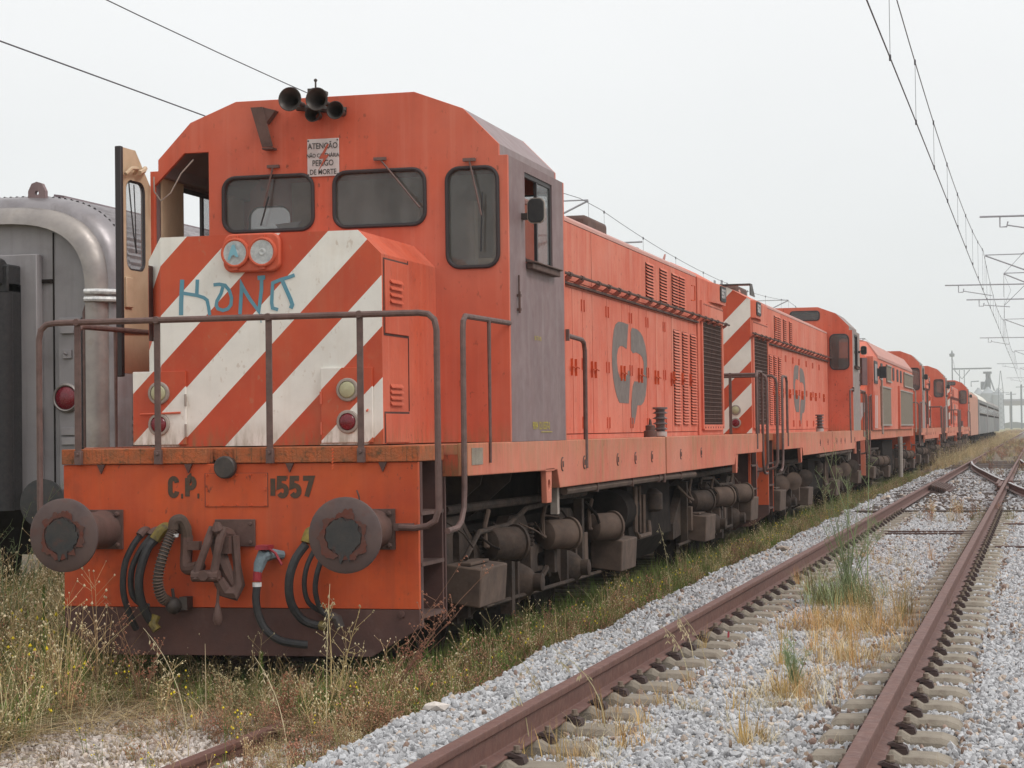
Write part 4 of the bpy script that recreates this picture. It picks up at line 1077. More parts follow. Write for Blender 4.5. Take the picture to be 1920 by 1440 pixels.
M['pinkdirty'] = mat('dirty_pink', (.55, .27, .20), (.42, .22, .16), .8, scale=1.2, c3=(.25, .22, .14), c3amt=.6, streak=.8)
M['carlow'] = mat('graffiti_car', (.21, .22, .215), (.15, .16, .155), .7, scale=1.0, c3=(.55, .25, .26), c3amt=.7, c3scale=.28, streak=.2)
M['carlow2'] = mat('graffiti_car_b', (.25, .24, .235), (.19, .20, .20), .7, scale=1.0, c3=(.35, .50, .30), c3amt=.6, c3scale=.3, streak=.2)
M['whiteroof'] = mat('chalk_white_roof', (.70, .69, .63), (.60, .58, .52), .8, scale=1.5)
far_body('locomotive', 115.2, 17.4, 'pinkdirty', 'pinkdirty', 'dirty pink locomotive streaked with moss, last before the grey passenger cars', 'locomotive', None, win=False, top=3.95)
far_body('passenger_car', 134.2, 25.5, 'carlow', 'whiteroof', 'grey passenger car with whitish roof end and faded graffiti, first of the stored cars', 'passenger car', 'stored passenger cars', top=4.05)
far_body('passenger_car', 160.6, 25.5, 'carlow2', 'steeldirty', 'second grey passenger car, brown-grey roof, between two other stored cars', 'passenger car', 'stored passenger cars')
far_body('passenger_car', 187.0, 25.5, 'carlow', 'steeldirty', 'farthest grey passenger car at the end of the stored line', 'passenger car', 'stored passenger cars')

# ------------------------------------------------------------------ stainless coach on the left
def steel_coach():
    cx, hw, zb, y0, L_ = -5.25, 1.47, 1.10, 6.0, 26.0
    P = empty('coach', (cx, y0, 0), label='stainless steel coach with ribbed roof and red tail lamp standing left of the leading locomotive', cat='coach')
    def sect(off=0., n=26):
        """half-outline from the right foot up and over to the left foot"""
        p = [(hw - off, zb)]
        for i in range(n + 1):
            t = math.pi * i / n
            c, s_ = math.cos(t), math.sin(t)
            x = (hw - off) * (abs(c) ** .62) * (1 if c >= 0 else -1)
            z = 3.15 + (1.13 - off) * (abs(s_) ** .72)
            p.append((x, z))
        p.append((-hw + off, zb))
        return p
    # end wall and the two rounded corner bands
    e = sect(.30)
    MB().prism(e, 'y', .12, .16).build('end_wall', 'endpanel', P, smooth=0)
    def band(ya, yb, o0, o1, m, nm, r=.08):
        a = sect(o0); b = sect(o1)
        q = MB(); n = len(a); rows = []
        k = 6
        for j in range(k + 1):
            t = j / k
            f = math.sin(t * math.pi / 2)
            g = 1 - math.cos(t * math.pi / 2)
            rows.append([(a_[0] + (b_[0] - a_[0]) * f, ya + (yb - ya) * g, a_[1] + (b_[1] - a_[1]) * f) for a_, b_ in zip(a, b)])
        vs = [v for r_ in rows for v in r_]
        fs = [(j * n + i, j * n + i + 1, (j + 1) * n + i + 1, (j + 1) * n + i) for j in range(k) for i in range(n - 1)]
        return q.add(vs, fs).build(nm, m, P, smooth=60)
    band(.0, .16, .33, .14, 'steeldirty', 'corner_band')
    band(.16, .46, .14, .0, 'steel', 'corner_band')
    for x0, y_ in ((1.28, .0), (-1.28, .0)):
        q = MB().box(x0 - .03, x0 + .03, -.01, .14, zb, 3.2)
    # waist ledge
    for s in (-1, 1):
        q = MB()
        for k, z in enumerate((3.13, 3.21)):
            q.tube([(s * 1.14, -.02, z), (s * 1.26, .0, z), (s * 1.38, .10, z), (s * 1.47, .24, z), (s * 1.50, .50, z)], .028, 8)
        q.build('waist_moulding', 'painted_sheen', P)
    # ribbed shell
    n = 118
    pts = []
    base_ = sect(0., 60)
    seg = []
    for i in range(len(base_) - 1):
        a = Vector(base_[i]); b = Vector(base_[i + 1]); k = max(2, int((b - a).length / .018))
        for j in range(k): seg.append(a.lerp(b, j / k))
    seg.append(Vector(base_[-1]))
    d = 0; last = seg[0]
    for i, q in enumerate(seg):
        d += (q - last).length; last = q
        a = seg[max(i - 1, 0)]; b = seg[min(i + 1, len(seg) - 1)]
        t = (b - a).normalized(); nn = Vector((t.y, -t.x))
        amp = .012 if q.y > 3.0 or q.y < 1.9 else .0
        pts.append(q - nn * (amp * (1 - math.cos(d / .072 * 2 * math.pi))) * -.0 + nn * amp * math.cos(d / .072 * 2 * math.pi))
    v = [(p.x, y, p.y) for y in (.42, L_) for p in pts]
    k = len(pts)
    MB().add(v, [(i, i + 1, k + i + 1, k + i) for i in range(k - 1)]).build('ribbed_shell', 'steel', P, smooth=60)
    MB().prism([(-hw, zb), (hw, zb), (hw, 3.3), (0, 4.1), (-hw, 3.3)], 'y', L_ - .02, L_).build('end_wall', 'steel', P, smooth=0)
    q = MB()
    for i in range(60): q.ball((1.02 + .36 * math.sin(i / 59 * 1.45), .43, 4.02 - .75 * (1 - math.cos(i / 59 * 1.5))), .008, 4)
    q.build('rivet_row', 'painted_sheen', P)
    # roof duct and eye
    MB().prism([(.44, 4.12), (.62, 4.10), (.60, 4.30), (.48, 4.32)], 'y', .62, L_).build('roof_duct', 'steelpurple', P, smooth=0)
    MB().prism([(.34, 4.15), (.34, 4.32), (.38, 4.40), (.44, 4.42), (.50, 4.40), (.54, 4.32), (.54, 4.10)], 'y', .30, .36, [circle(.44, 4.30, .025, 10)]).build('roof_bracket', 'grey', P, smooth=0)
    # gangway with its rubber bellows
    gw = MB().box(-.60, .60, -.02, .12, zb, 3.62).build('gangway_frame', 'endpanel', P, bev=.01)
    for s in (-1, 1):
        MB().tube([(s * .34, -.30, .95), (s * .34, -.30, 3.2)], .12, 16).build('bellows', 'black', gw)
        MB().box(s * .26, s * .42, -.28, -.02, .95, 3.3).build('bellows_side', 'black', gw)
    MB().tube([(-.36, -.30, 3.42), (.36, -.30, 3.42)], .14, 16).box(-.42, .42, -.3, -.02, 3.2, 3.5).build('bellows_top', 'black', gw, bev=.02)
    MB().box(-.3, .3, -.25, -.02, 1.0, 3.3).build('gangway_door', 'grey', gw)
    # seams, fittings and lamps on the end panels
    for s in (-1, 1):
        MB().box(s * .72, s * .732, .105, .12, zb, 3.85).build('seam', 'under', P)
        MB().box(s * .60, s * .72, .09, .12, 3.32, 3.36).build('drip_strip', 'under', P)
        po = MB().box(s * .80, s * 1.06, .06, .12, zb, 2.95).build('lamp_post_panel', 'endpanel', P, bev=.01)
        t = MB().lathe((s * .90, .06, 2.11), (0, -1, 0), [(.155, 0), (.155, .03), (.135, .05), (.125, .045), (.125, .02)], 26).build('tail_lamp', 'steeldirty', po)
        MB().lathe((s * .90, .03, 2.11), (0, -1, 0), [(.122, 0), (.10, .02), (.05, .03), (.001, .032)], 22, cap=False).build('lens', 'lens_red', t)
        MB().box(s * .84, s * 1.0, .02, .06, 2.78, 2.86).box(s * .84, s * 1.0, .03, .06, 1.72, 1.80).box(s * .84, s * 1.0, .035, .06, 1.62, 1.70).box(s * .86, s * .96, .035, .06, 2.52, 2.61).tube([(s * .91, .03, 2.56), (s * .89, .0, 2.58)], .012, 6).build('bracket', 'steel', po, bev=.004)
        MB().tube([(s * 1.12, .10, 1.15), (s * 1.12, .02, 1.25), (s * 1.12, .02, 3.0), (s * 1.12, .10, 3.1)], .02, 8).build('handrail', 'rail_pipe', P)
        bf = MB().lathe((s * .9, .1, 1.03), (0, -1, 0), [(.13, 0), (.13, .35), (.09, .36), (.09, .55), (.25, .58), (.25, .61), (.001, .63)], 26).build('buffer', 'grease', P)
    MB().box(-1.35, 1.35, .1, L_, .85, zb + .01).build('underframe', 'under', P)
    for y in (3, L_ - 3):
        MB().box(-1.1, 1.1, y - 1.7, y + 1.7, .4, .9).build('bogie_frame', 'under', P)
        for a in (-1.2, 1.2):
            for s in (-1, 1): MB().lathe((s * .8, y + a, .36), (s, 0, 0), [(.46, 0), (.46, .13), (.1, .14)], 20).build('wheel', 'bogie', P)
    return P
steel_coach()

# ------------------------------------------------------------------ ground
M['soil'] = mat('yard_soil', (.20, .15, .105), (.14, .12, .075), .95, scale=3, c3=(.11, .13, .05), c3amt=.6, bump=.5, bscale=40)
M['ballastbed'] = mat('ballast_bed', (.40, .395, .395), (.24, .235, .235), .95, scale=26, c3=(.46, .45, .455), c3amt=.6, c3scale=22, bump=1., bscale=40)
M['whitebed'] = mat('pale_gravel_bed', (.40, .34, .29), (.26, .20, .15), .95, scale=22, c3=(.56, .51, .47), c3amt=.7, c3scale=16, bump=.8, bscale=60)
M['straw_far'] = mat('dry_verge_soil', (.30, .25, .12), (.20, .20, .09), .95, scale=.5, c3=(.14, .17, .06), c3amt=.6, c3scale=.4)
ZG = -.20
def struct(name, mb, m, smooth=0):
    return tag(mb.build(name, m, None, smooth=smooth), None, None, None, 'structure')
struct('ground', MB().add([(-1500, -300, ZG - .06), (1500, -300, ZG - .06), (1500, 2600, ZG - .06), (-1500, 2600, ZG - .06)], [(0, 1, 2, 3)]), 'straw_far')
def strip(x0, x1, y0, y1, nx, ny, zf):
    q = MB()
    vs = [(x0 + (x1 - x0) * i / nx, y0 + (y1 - y0) * j / ny, zf(x0 + (x1 - x0) * i / nx, y0 + (y1 - y0) * j / ny)) for j in range(ny + 1) for i in range(nx + 1)]
    return q.add(vs, [(j * (nx + 1) + i, j * (nx + 1) + i + 1, (j + 1) * (nx + 1) + i + 1, (j + 1) * (nx + 1) + i) for j in range(ny) for i in range(nx)])
from mathutils import noise as N
struct('yard_ground', strip(-12, 2.2, -10, 60, 60, 200, lambda x, y: ZG - .03 + .04 * N.noise((x * .9, y * .9, 0)) + (.04 if x < -1.6 else 0)), 'soil', 40)
struct('gravel_path', strip(-1.6, 2.1, -9, .6, 40, 90, lambda x, y: ZG + .018 + .03 * N.noise((x * 1.3, y * 1.3, 3)) - .06 * max(0, y * 2)), 'whitebed', 40)
def zbal(x, y):
    e = 1.79 + .12 * N.noise((0, y * .5, 2)) + .05 * N.noise((0, y * 2.1, 7))
    t = min(1, max(0, (x - e + .12) / .42))
    t = t * t * (3 - 2 * t)
    return ZG - .05 + (.118 - ZG + .05) * t + .014 * N.noise((x * 3, y * 3, 1)) * t
struct('ballast', strip(1.35, 12, -10, 120, 92, 420, zbal), 'ballastbed', 40)
struct('ballast', strip(1.9, 12, 120, 900, 4, 20, lambda x, y: .14), 'ballastbed', 40)

# ------------------------------------------------------------------ right-hand track
RZ = .357
def rail_prof(cx, zt, h=.165):
    p = [(.034, 0), (.035, -.012), (.033, -.036), (.009, -.052), (.008, -h + .026), (.062, -h + .012), (.064, -h)]
    return [(cx + x, zt + z) for x, z in p] + [(cx - x, zt + z) for x, z in reversed(p)]
RXL, RXR = 2.955 + .035, 2.955 + 1.74 - .035 + .03
def railmesh(cx, zt, y0, y1, n=1): return MB().prism(rail_prof(cx, zt), 'y', y0, y1)
TR = empty('railway_track', (0, 0, 0), kind='structure')
for x in (RXL, RXR):
    railmesh(x, RZ, -9.5, 700).build('rail', 'rail', TR, smooth=0, bev=.006)
def sleeper_block():
    prof = [(-.34, -.12), (-.335, .125), (-.30, .155), (-.12, .160), (-.08, .185), (.08, .185), (.12, .160), (.27, .156), (.33, .135), (.37, .085), (.385, -.12)]
    q = MB()
    n = len(prof)
    vs = []
    for wd, yy in ((.135, -1), (.105, -1), (.105, 1), (.135, 1)): pass
    # trapezoid: wider at the foot
    rows = [(-.125, -.02), (-.105, 0), (.105, 0), (.125, -.02)]
    for y, dz in rows:
        for x, z in prof:
            if abs(y) > .11 and z > 0: vs.append((x, y, z * .86 - .004))
            else: vs.append((x, y, z))
    fs = []
    for j in range(3):
        for i in range(n - 1): fs.append((j * n + i, j * n + i + 1, (j + 1) * n + i + 1, (j + 1) * n + i))
    lo = len(vs)
    for y in (-.14, .14):
        for x, z in prof: vs.append((x, y, -.12))
    for i in range(n - 1):
        fs.append((i, lo + i, lo + i + 1, i + 1)); fs.append((3 * n + i, 3 * n + i + 1, lo + n + i + 1, lo + n + i))
    fs += [(0, n, 2 * n, 3 * n, lo + n, lo), (n - 1, lo + n - 1, lo + 2 * n - 1, 4 * n - 1, 3 * n - 1, 2 * n - 1)]
    return q.add(vs, fs)
def clip_mesh():
    q = MB()
    q.box(.055, .135, -.05, .05, .160, .186).prism([(.045, .205), (.075, .215), (.135, .195), (.145, .165), (.12, .165), (.11, .185), (.06, .200)], 'y', -.038, .038)
    q.lathe((.098, 0, .20), (0, 0, 1), [(.020, 0), (.020, .012), (.014, .013), (.014, .035)], 8)
    return q
sb = sleeper_block().build('sleeper', 'concrete', TR, smooth=0, bev=.005)
cl = clip_mesh().build('rail_clip', 'clip', sb, bev=0, smooth=0)
bl = MB().lathe((.098, 0, .20), (0, 0, 1), [(.024, .012), (.024, .020), (.016, .021), (.016, .042)], 8).build('bolt', 'bolt', sb)
first = True
ys = []
y = -6.6
while y < 23.5:
    ys.append(y); y += .6
for y in ys:
    for x, sgn in ((RXL, -1), (RXR, 1)):
        if first: s_ = sb; first = False
        else:
            s_ = sb.copy(); col.objects.link(s_); s_.parent = TR
        s_.location = (x, y + rnd.uniform(-.015, .015), .010 + rnd.uniform(-.006, .004))
        s_.rotation_euler = (0, 0, (0 if sgn > 0 else math.pi) + rnd.uniform(-.02, .02))
        for k in (0, 1):
            if s_ is sb and k == 0: c, b = cl, bl
            else:
                c, b = cl.copy(), bl.copy()
                col.objects.link(c); col.objects.link(b)
                c.parent = s_; b.parent = s_
            c.rotation_euler = b.rotation_euler = (0, 0, k * math.pi)
q = MB()
for y in (16.35, 16.95): q.tube([(3.2, y, .16), (4.6, y - .05, .165)], .014, 6)
for y in (13.1, 19.2): q.tube([(4.9, y, .165), (6.5, y - .05, .16)], .014, 6)
q.build('tie_rod', 'rust', TR)
tb = MB().box(-1.6, 1.9, -.12, .12, -.1, .19).build('timber_sleeper', 'timber', TR, bev=.01)
y = 24.1; k = 0
while y < 75:
    o = tb if k == 0 else tb.copy()
    if k: col.objects.link(o); o.parent = TR
    o.location = (3.84 + rnd.uniform(-.06, .06), y, -.012 + rnd.uniform(-.008, .004)); o.rotation_euler = (0, 0, rnd.uniform(-.02, .02))
    y += .62 if k % 5 else .95; k += 1
q = MB()
y = 75
while y < 330:
    q.box(2.3, 5.4, y, y + .24, .0, .185); y += .62
tag(q.build('far_sleepers', 'concrete', TR), None, None, None, 'stuff')
# turnout: curved rails leaving to the right towards the viewer
def curve_rail(pts, name='rail'):
    P_ = []
    for i in range(len(pts) - 1):
        for k in range(8):
            t = k / 8
            a, b, c, d_ = [Vector(pts[j]) for j in (max(i - 1, 0), i, i + 1, min(i + 2, len(pts) - 1))]
            P_.append(.5 * ((2 * b) + (c - a) * t + (2 * a - 5 * b + 4 * c - d_) * t * t + (3 * b - a - 3 * c + d_) * t ** 3))
    P_.append(Vector(pts[-1]))
    def sweep(prof):
        vs = []; n = len(prof)
        for i, p in enumerate(P_):
            d_ = (P_[min(i + 1, len(P_) - 1)] - P_[max(i - 1, 0)]).normalized()
            nn = Vector((d_.y, -d_.x))
            for x, z in prof: vs.append((p.x + nn.x * x, p.y + nn.y * x, z))
        fs = [(j * n + i, j * n + (i + 1) % n, (j + 1) * n + (i + 1) % n, (j + 1) * n + i) for j in range(len(P_) - 1) for i in range(n)]
        fs += [tuple(range(n)), tuple((len(P_) - 1) * n + i for i in reversed(range(n)))]
        return MB().add(vs, fs)
    r = sweep(rail_prof(0, RZ + .004)).build(name, 'rail', TO, smooth=0, bev=.005)
    sweep([(-.030, RZ + .0045), (.030, RZ + .0045), (.030, RZ + .0065), (-.030, RZ + .0065)]).build('running_surface', 'railtop', r, smooth=0)
    return r
TO = empty('turnout', (0, 0, 0), kind='structure')
curve_rail([(3.05, 64.5), (3.25, 59), (3.58, 53), (3.98, 47), (4.32, 41.8), (4.62, 37.6)])
curve_rail([(4.78, 35.6), (5.15, 30.8), (5.75, 25), (6.5, 19), (7.5, 12)])
curve_rail([(4.78, 68), (5.02, 60), (5.4, 53), (5.9, 46), (6.5, 38), (7.3, 30), (8.4, 22)])
for x, ya, yb in ((4.60, 33.2, 36.9), (4.80, 37.4, 41.0), (4.52, 35, 38.6)):
    MB().prism(rail_prof(x, RZ - .002), 'y', ya, yb).build('wing_rail', 'rail', TO, smooth=0)
q = MB()
for i in range(7): q.prism([(3.06 + i * .055, .19), (3.06 + i * .055, .345 - i * .012), (3.09 + i * .055, .345 - i * .012), (3.09 + i * .055, .19)], 'y', 34.2 - i * .1, 37.6)
tag(q.box(3.04, 3.5, 33.9, 37.7, .17, .21).build('rail_brace', 'rust', TO, smooth=0), None, None)
# the locomotives' own, half buried track and the coach track
T2 = empty('railway_track', (0, 0, 0), kind='structure')
for x in (-.87, .87): railmesh(x, -.085, -9.5, 400).build('rail', 'rail', T2, smooth=0, bev=.005)
q0 = MB().box(-1.3, 1.3, -.12, .12, -.28, -.235).build('timber_sleeper', 'timber', T2)
y = -6.3; k = 0
while y < 18:
    o = q0 if k == 0 else q0.copy()
    if k: col.objects.link(o); o.parent = T2
    o.location = (0, y, .02); y += .62; k += 1
T3 = empty('railway_track', (0, 0, 0), kind='structure')
for x in (-.87, .87): railmesh(-5.25 + x, -.085, -9.5, 200).build('rail', 'rail', T3, smooth=0)

# ------------------------------------------------------------------ overhead line
def cat_z(y, spans, zs, sag):
    for a, b in zip(spans[:-1], spans[1:]):
        if a <= y <= b:
            t = (y - a) / (b - a)
            return zs - sag * 4 * t * (1 - t)
    return zs
def overhead(x, spans, zc, zm, sag, name, label, r=.009):
    P = empty(name, (x, spans[0], 0), label=label, cat='overhead wire', group='overhead contact lines')
    y0 = spans[0]
    ys_ = []
    y = y0
    while y <= spans[-1]: ys_.append(y); y += 2.5
    MB().tube([(0, y - y0, zc + .03 * math.sin(y * .1)) for y in ys_], r, 5).build('contact_wire', 'wire', P)
    MB().tube([(0, y - y0, cat_z(y, spans, zm, sag)) for y in ys_], r * .85, 5).build('messenger_wire', 'wire', P)
    q = MB(); y = y0 + 3.0
    while y < min(spans[-1], 170):
        z = cat_z(y, spans, zm, sag)
        if y < 17 and x < 0: y += 5.35; continue
        q.tube([(0, y - y0, zc), (0, y - y0, z)], .0045, 4).box(-.012, .012, y - y0 - .03, y - y0 + .03, zc - .01, zc + .06).box(-.012, .012, y - y0 - .03, y - y0 + .03, z - .04, z + .03)
        y += 5.35
    q.build('dropper', 'wire', P)
overhead(3.83, [-40, 4, 55, 101, 150, 200, 250, 320, 400], 6.06, 7.42, .62, 'overhead_line', 'contact wire with droppers over the empty right-hand track')
overhead(-5.25, [-40, -8, 36, 78, 120, 165, 210, 260, 320, 400], 5.94, 7.40, .50, 'overhead_line', 'overhead wires passing behind the cab roof and above the long hoods')
def catenary_mast(y, xm, tips, label, h=8.4, lat=True):
    P = empty('catenary_mast', (xm, y, 0), label=label, cat='catenary mast', group='masts of the overhead line')
    q = MB()
    for a in (-.16, .16):
        for b in (-.10, .10): q.box(a - .03, a + .03, b - .03, b + .03, ZG, h)
    z = .3; k = 0
    while z < h - .5:
        for b in (-.10, .10): q.tube([(-.16 if k % 2 else .16, b, z), (.16 if k % 2 else -.16, b, z + .5)], .014, 4)
        z += .5; k += 1
    q.build('post', 'galv', P)
    for (xt, zm_, zr, zc) in tips:
        dx = xt - xm
        s = -1 if dx < 0 else 1
        c = MB().tube([(s * .2, 0, zm_ - 1.35), (dx, 0, zm_)], .025, 7).tube([(s * .2, 0, zm_ + .02), (dx, 0, zm_ + .02)], .018, 6)
        c.tube([(s * .2, 0, zr - .35), (dx - s * .4 + s * 1.5, 0, zr)], .02, 6) if 0 else None
        c.build('cantilever', 'galv', P)
        a = MB().tube([(s * .2, 0, zr - .02), (dx + s * 1.35, 0, zr + .03)], .023, 7).tube([(dx + s * .9, 0, zr), (dx + s * .9, 0, zr - .22), (dx + s * .75, 0, zr - .22), (dx + s * .72, 0, zr - .10)], .018, 5).tube([(dx + s * .75, 0, zr - .18), (dx - s * .2, 0, zc + .03)], .016, 5)
        a.tube([(dx, 0, zm_), (dx + s * .02, 0, zc + .4)], .007, 4)
        a.build('registration_arm', 'galv', P)
        ins = MB()
        for k in range(5):
            for zz in (zm_ + .02, zm_ - 1.28 + .0): ins.lathe((s * (.35 + k * .07), 0, zz if zz > zm_ else zm_ - 1.35 + (.15 + k * .07) * 1.35 / abs(dx)), (1, 0, 0), [(.02, 0), (.06, .01), (.06, .02), (.02, .03)], 8)
        ins.build('insulator', 'ceramic', P)
for y, lb in ((34.5, 'nearest catenary mast arm reaching in high at the right edge'), (57.5, 'second catenary arm, its long tube crossing above the turnout'), (101, 'third catenary arm, smaller, behind the second one'), (150, 'fourth catenary arm, low and faint over the far rails'), (200, 'farthest catenary arm over the right-hand track')):
    catenary_mast(y, 7.4 if y != 34.5 else 9.6, [(3.83 if y != 34.5 else 5.6, 7.45, 6.45, 6.06)], lb)
for y, lb in ((36, 'mast of the left line standing behind the leading locomotive, arm above its hood'), (78, 'mast of the left line behind the row of locomotives'), (120, 'farther mast of the left line beyond the cabs')):
    catenary_mast(y, -8.4, [(-5.25, 7.40, 6.3, 5.94)], lb)
catenary_mast(63.5, 7.6, [(4.35, 7.25, 6.30, 6.0)], 'extra catenary arm beside the second one, holding the turnout wires')
MB_d = MB().tube([(8.6, 8, 6.2), (7.2, 25, 6.15), (4.35, 63.5, 6.08), (3.83, 95, 6.06)], .008, 4)
tag(MB_d.build('turnout_wire', 'wire', None), 'contact wire slanting in from the right over the turnout', 'wire')
tag(MB().tube([(8.6, 8, 7.6), (7.2, 25, 7.0), (5.6, 45, 6.95), (4.35, 63.5, 7.25), (3.83, 100, 7.4)], .007, 4).tube([(4.35, 63.5, 7.25), (4.6, 63, 6.6), (4.35, 63.5, 6.08)], .006, 4).build('turnout_wire', 'wire', None), 'upper slanting wire with hanging loop above the turnout', 'wire')
MB_g = MB().tube([(8.9, -20, 9.6), (8.3, 34.5, 9.0), (7.6, 57.5, 8.6), (7.5, 101, 8.4), (7.5, 200, 8.4)], .010, 4)
tag(MB_g.build('feeder_wire', 'wire', None), 'loose feeder wire running high along the mast tops at the right', 'wire')

# ------------------------------------------------------------------ far background (about 900 m away)
def far(u, v, Y=900.):
    d = FW + RT * ((u - 960) / 3820.9) - UP * ((v - 720) / 3820.9)
    return CAM + d * ((Y - CAM.y) / d.y)
M['silo'] = mat('silo_sheet', (.38, .41, .43), (.32, .35, .37), .6, scale=.3)
M['fargrey'] = mat('far_steel', (.13, .15, .17), rough=.7)
M['farwhite'] = mat('far_wall', (.60, .60, .58), rough=.8)
M['farroof'] = mat('far_roof', (.22, .21, .20), rough=.8)
M['deck'] = mat('bridge_concrete', (.32, .31, .30), rough=.9)
so = empty('grain_silo', (-15, 900, ZG), label='grey metal grain silos with a lift tower above the far end of the train', cat='silo')
for i, (x, r, h) in enumerate(((-19.3, 2.6, 15.5), (-15.2, 2.9, 15.8), (-11.0, 2.5, 15.0))):
    MB().lathe((x + 15, -i * 1.5, 0), (0, 0, 1), [(r, 0), (r, h), (r * .25, h + 2.3), (r * .2, h + 2.8)], 24).build('bin', 'silo', so, smooth=30)
MB().box(-1.2, .9, 4, 6, 0, 24.5).box(-2.2, 1.4, 3.5, 6.5, 24.5, 25.4).box(-3.4, -.8, 4, 6, 17.5, 21).build('lift_tower', 'fargrey', so)
MB().tube([(-2.5, 0, 17.5), (.2, 4, 25)], .3, 6).tube([(2.5, 0, 17), (.2, 4, 24)], .3, 6).tube([(-7.3, 0, 18.8), (-7.3, 0, 21), (-4, 0, 21.2)], .22, 6).build('chute', 'fargrey', so)
cv = empty('conveyor_gantry', (-24, 900, ZG), label='thin conveyor gantry on braced legs left of the silos', cat='gantry')
MB().box(-6, 10.5, -1, 1, 26.4, 27.0).build('conveyor', 'fargrey', cv)
for x in (-3.2, -1.2): MB().box(x - .15, x + .15, -.5, .5, 0, 26.2).build('leg', 'fargrey', cv)
MB().tube([(-5.4, 0, 26.2), (-2.2, 0, 22.3), (1.2, 0, 26.2)], .2, 5).build('brace', 'fargrey', cv)
lm = empty('floodlight_mast', (-30.5, 905, ZG), label='slim floodlight mast with round head above the conveyor', cat='mast')
MB().tube([(0, 0, 0), (0, 0, 35)], .28, 8).build('pole', 'fargrey', lm)
MB().lathe((0, 0, 32.2), (0, 0, 1), [(.3, 0), (1.1, .2), (1.2, 1.3), (.5, 1.6), (.3, 2.4)], 14).build('lamp_head', 'fargrey', lm)
MB().tube([(.4, 0, 31), (1.3, 0, 26)], .08, 5).build('stay', 'fargrey', lm)
for (x, h, lb) in ((-9.4, 25, 'lattice pylon with tapering top right of the silos'), (-1.0, 19, 'plain grey pole at the far right of the line'), (2.6, 17, 'thin grey pole close to the right picture edge'), (-5.2, 16.0, 'dark signal post with crossarms in front of the bridge')):
    py = empty('pylon' if h == 25 else 'line_pole', (x, 880, ZG), label=lb, cat='pylon' if h == 25 else 'pole')
    if h == 25:
        q = MB()
        for a in (-1, 1):
            for b in (-1, 1): q.tube([(a * 1.3, b * 1.3, 0), (a * .9, b * .9, 17), (a * .1, b * .1, 25)], .13, 5)
        for z in range(0, 17, 2): q.tube([(-1.2, -1.2, z), (1.2, -1.2, z + 2)], .07, 4).tube([(1.2, -1.2, z), (-1.2, -1.2, z + 2)], .07, 4)
        q.build('lattice', 'fargrey', py)
        MB().box(-3.5, 3.5, -.1, .1, 15.5, 15.7).build('crossarm', 'fargrey', py)
    else:
        MB().box(-.35, .35, -.35, .35, 0, h).build('post', 'fargrey', py)
        MB().box(-2.2, 2.2, -.1, .1, h - 1.2, h - .95).build('crossarm', 'fargrey', py)
br = empty('road_bridge', (0, 930, ZG), label='long flat concrete overpass crossing the far end of the yard', cat='bridge')
MB().box(-14, 120, -4, 4, 10.6, 12.4).build('deck', 'deck', br)
MB().box(-14, 120, -4.1, -3.9, 12.4, 13.4).build('parapet', 'galv', br)
for x in (-6, 8, 24, 42): MB().box(x - .6, x + .6, -2, 2, 0, 10.6).build('pier', 'deck', br)
bg = empty('warehouse', (12, 860, ZG), label='low white building with small dark windows beneath the bridge', cat='building')
MB().box(-9.5, 12, 0, 10, 0, 5.4).build('wall', 'farwhite', bg)
MB().prism([(-10, 5.4), (12.5, 5.4), (1, 7.6)], 'y', -.5, 10.5).build('roof', 'farroof', bg, smooth=0)
for x in (-8, -5.5, -3, -.5, 2): MB().box(x, x + 1.1, -.06, .0, 2.5, 3.9).build('window', 'fargrey', bg)
M['hill'] = mat('distant_scrub', (.07, .085, .05), (.05, .065, .045), .95, scale=.1)
struct('far_treeline', (lambda q: q)(MB().add(*(lambda n: ([(-300 + 700 * i / n, 1250 + 8 * N.noise((i * .3, 0, 0)), ZG - .5 if j == 0 else 3.2 + 2.2 * N.noise((i * .55, 2, 0)) + 1.2 * N.noise((i * 2.1, 5, 0))) for j in (0, 1) for i in range(n + 1)] + [(-300 + 700 * i / n, 1290, 2.5) for i in range(n + 1)],
       [(i, i + 1, n + 2 + i, n + 1 + i) for i in range(n)] + [(n + 1 + i, n + 2 + i, 2 * n + 3 + i, 2 * n + 2 + i) for i in range(n)]))(160))), 'hill', 50)

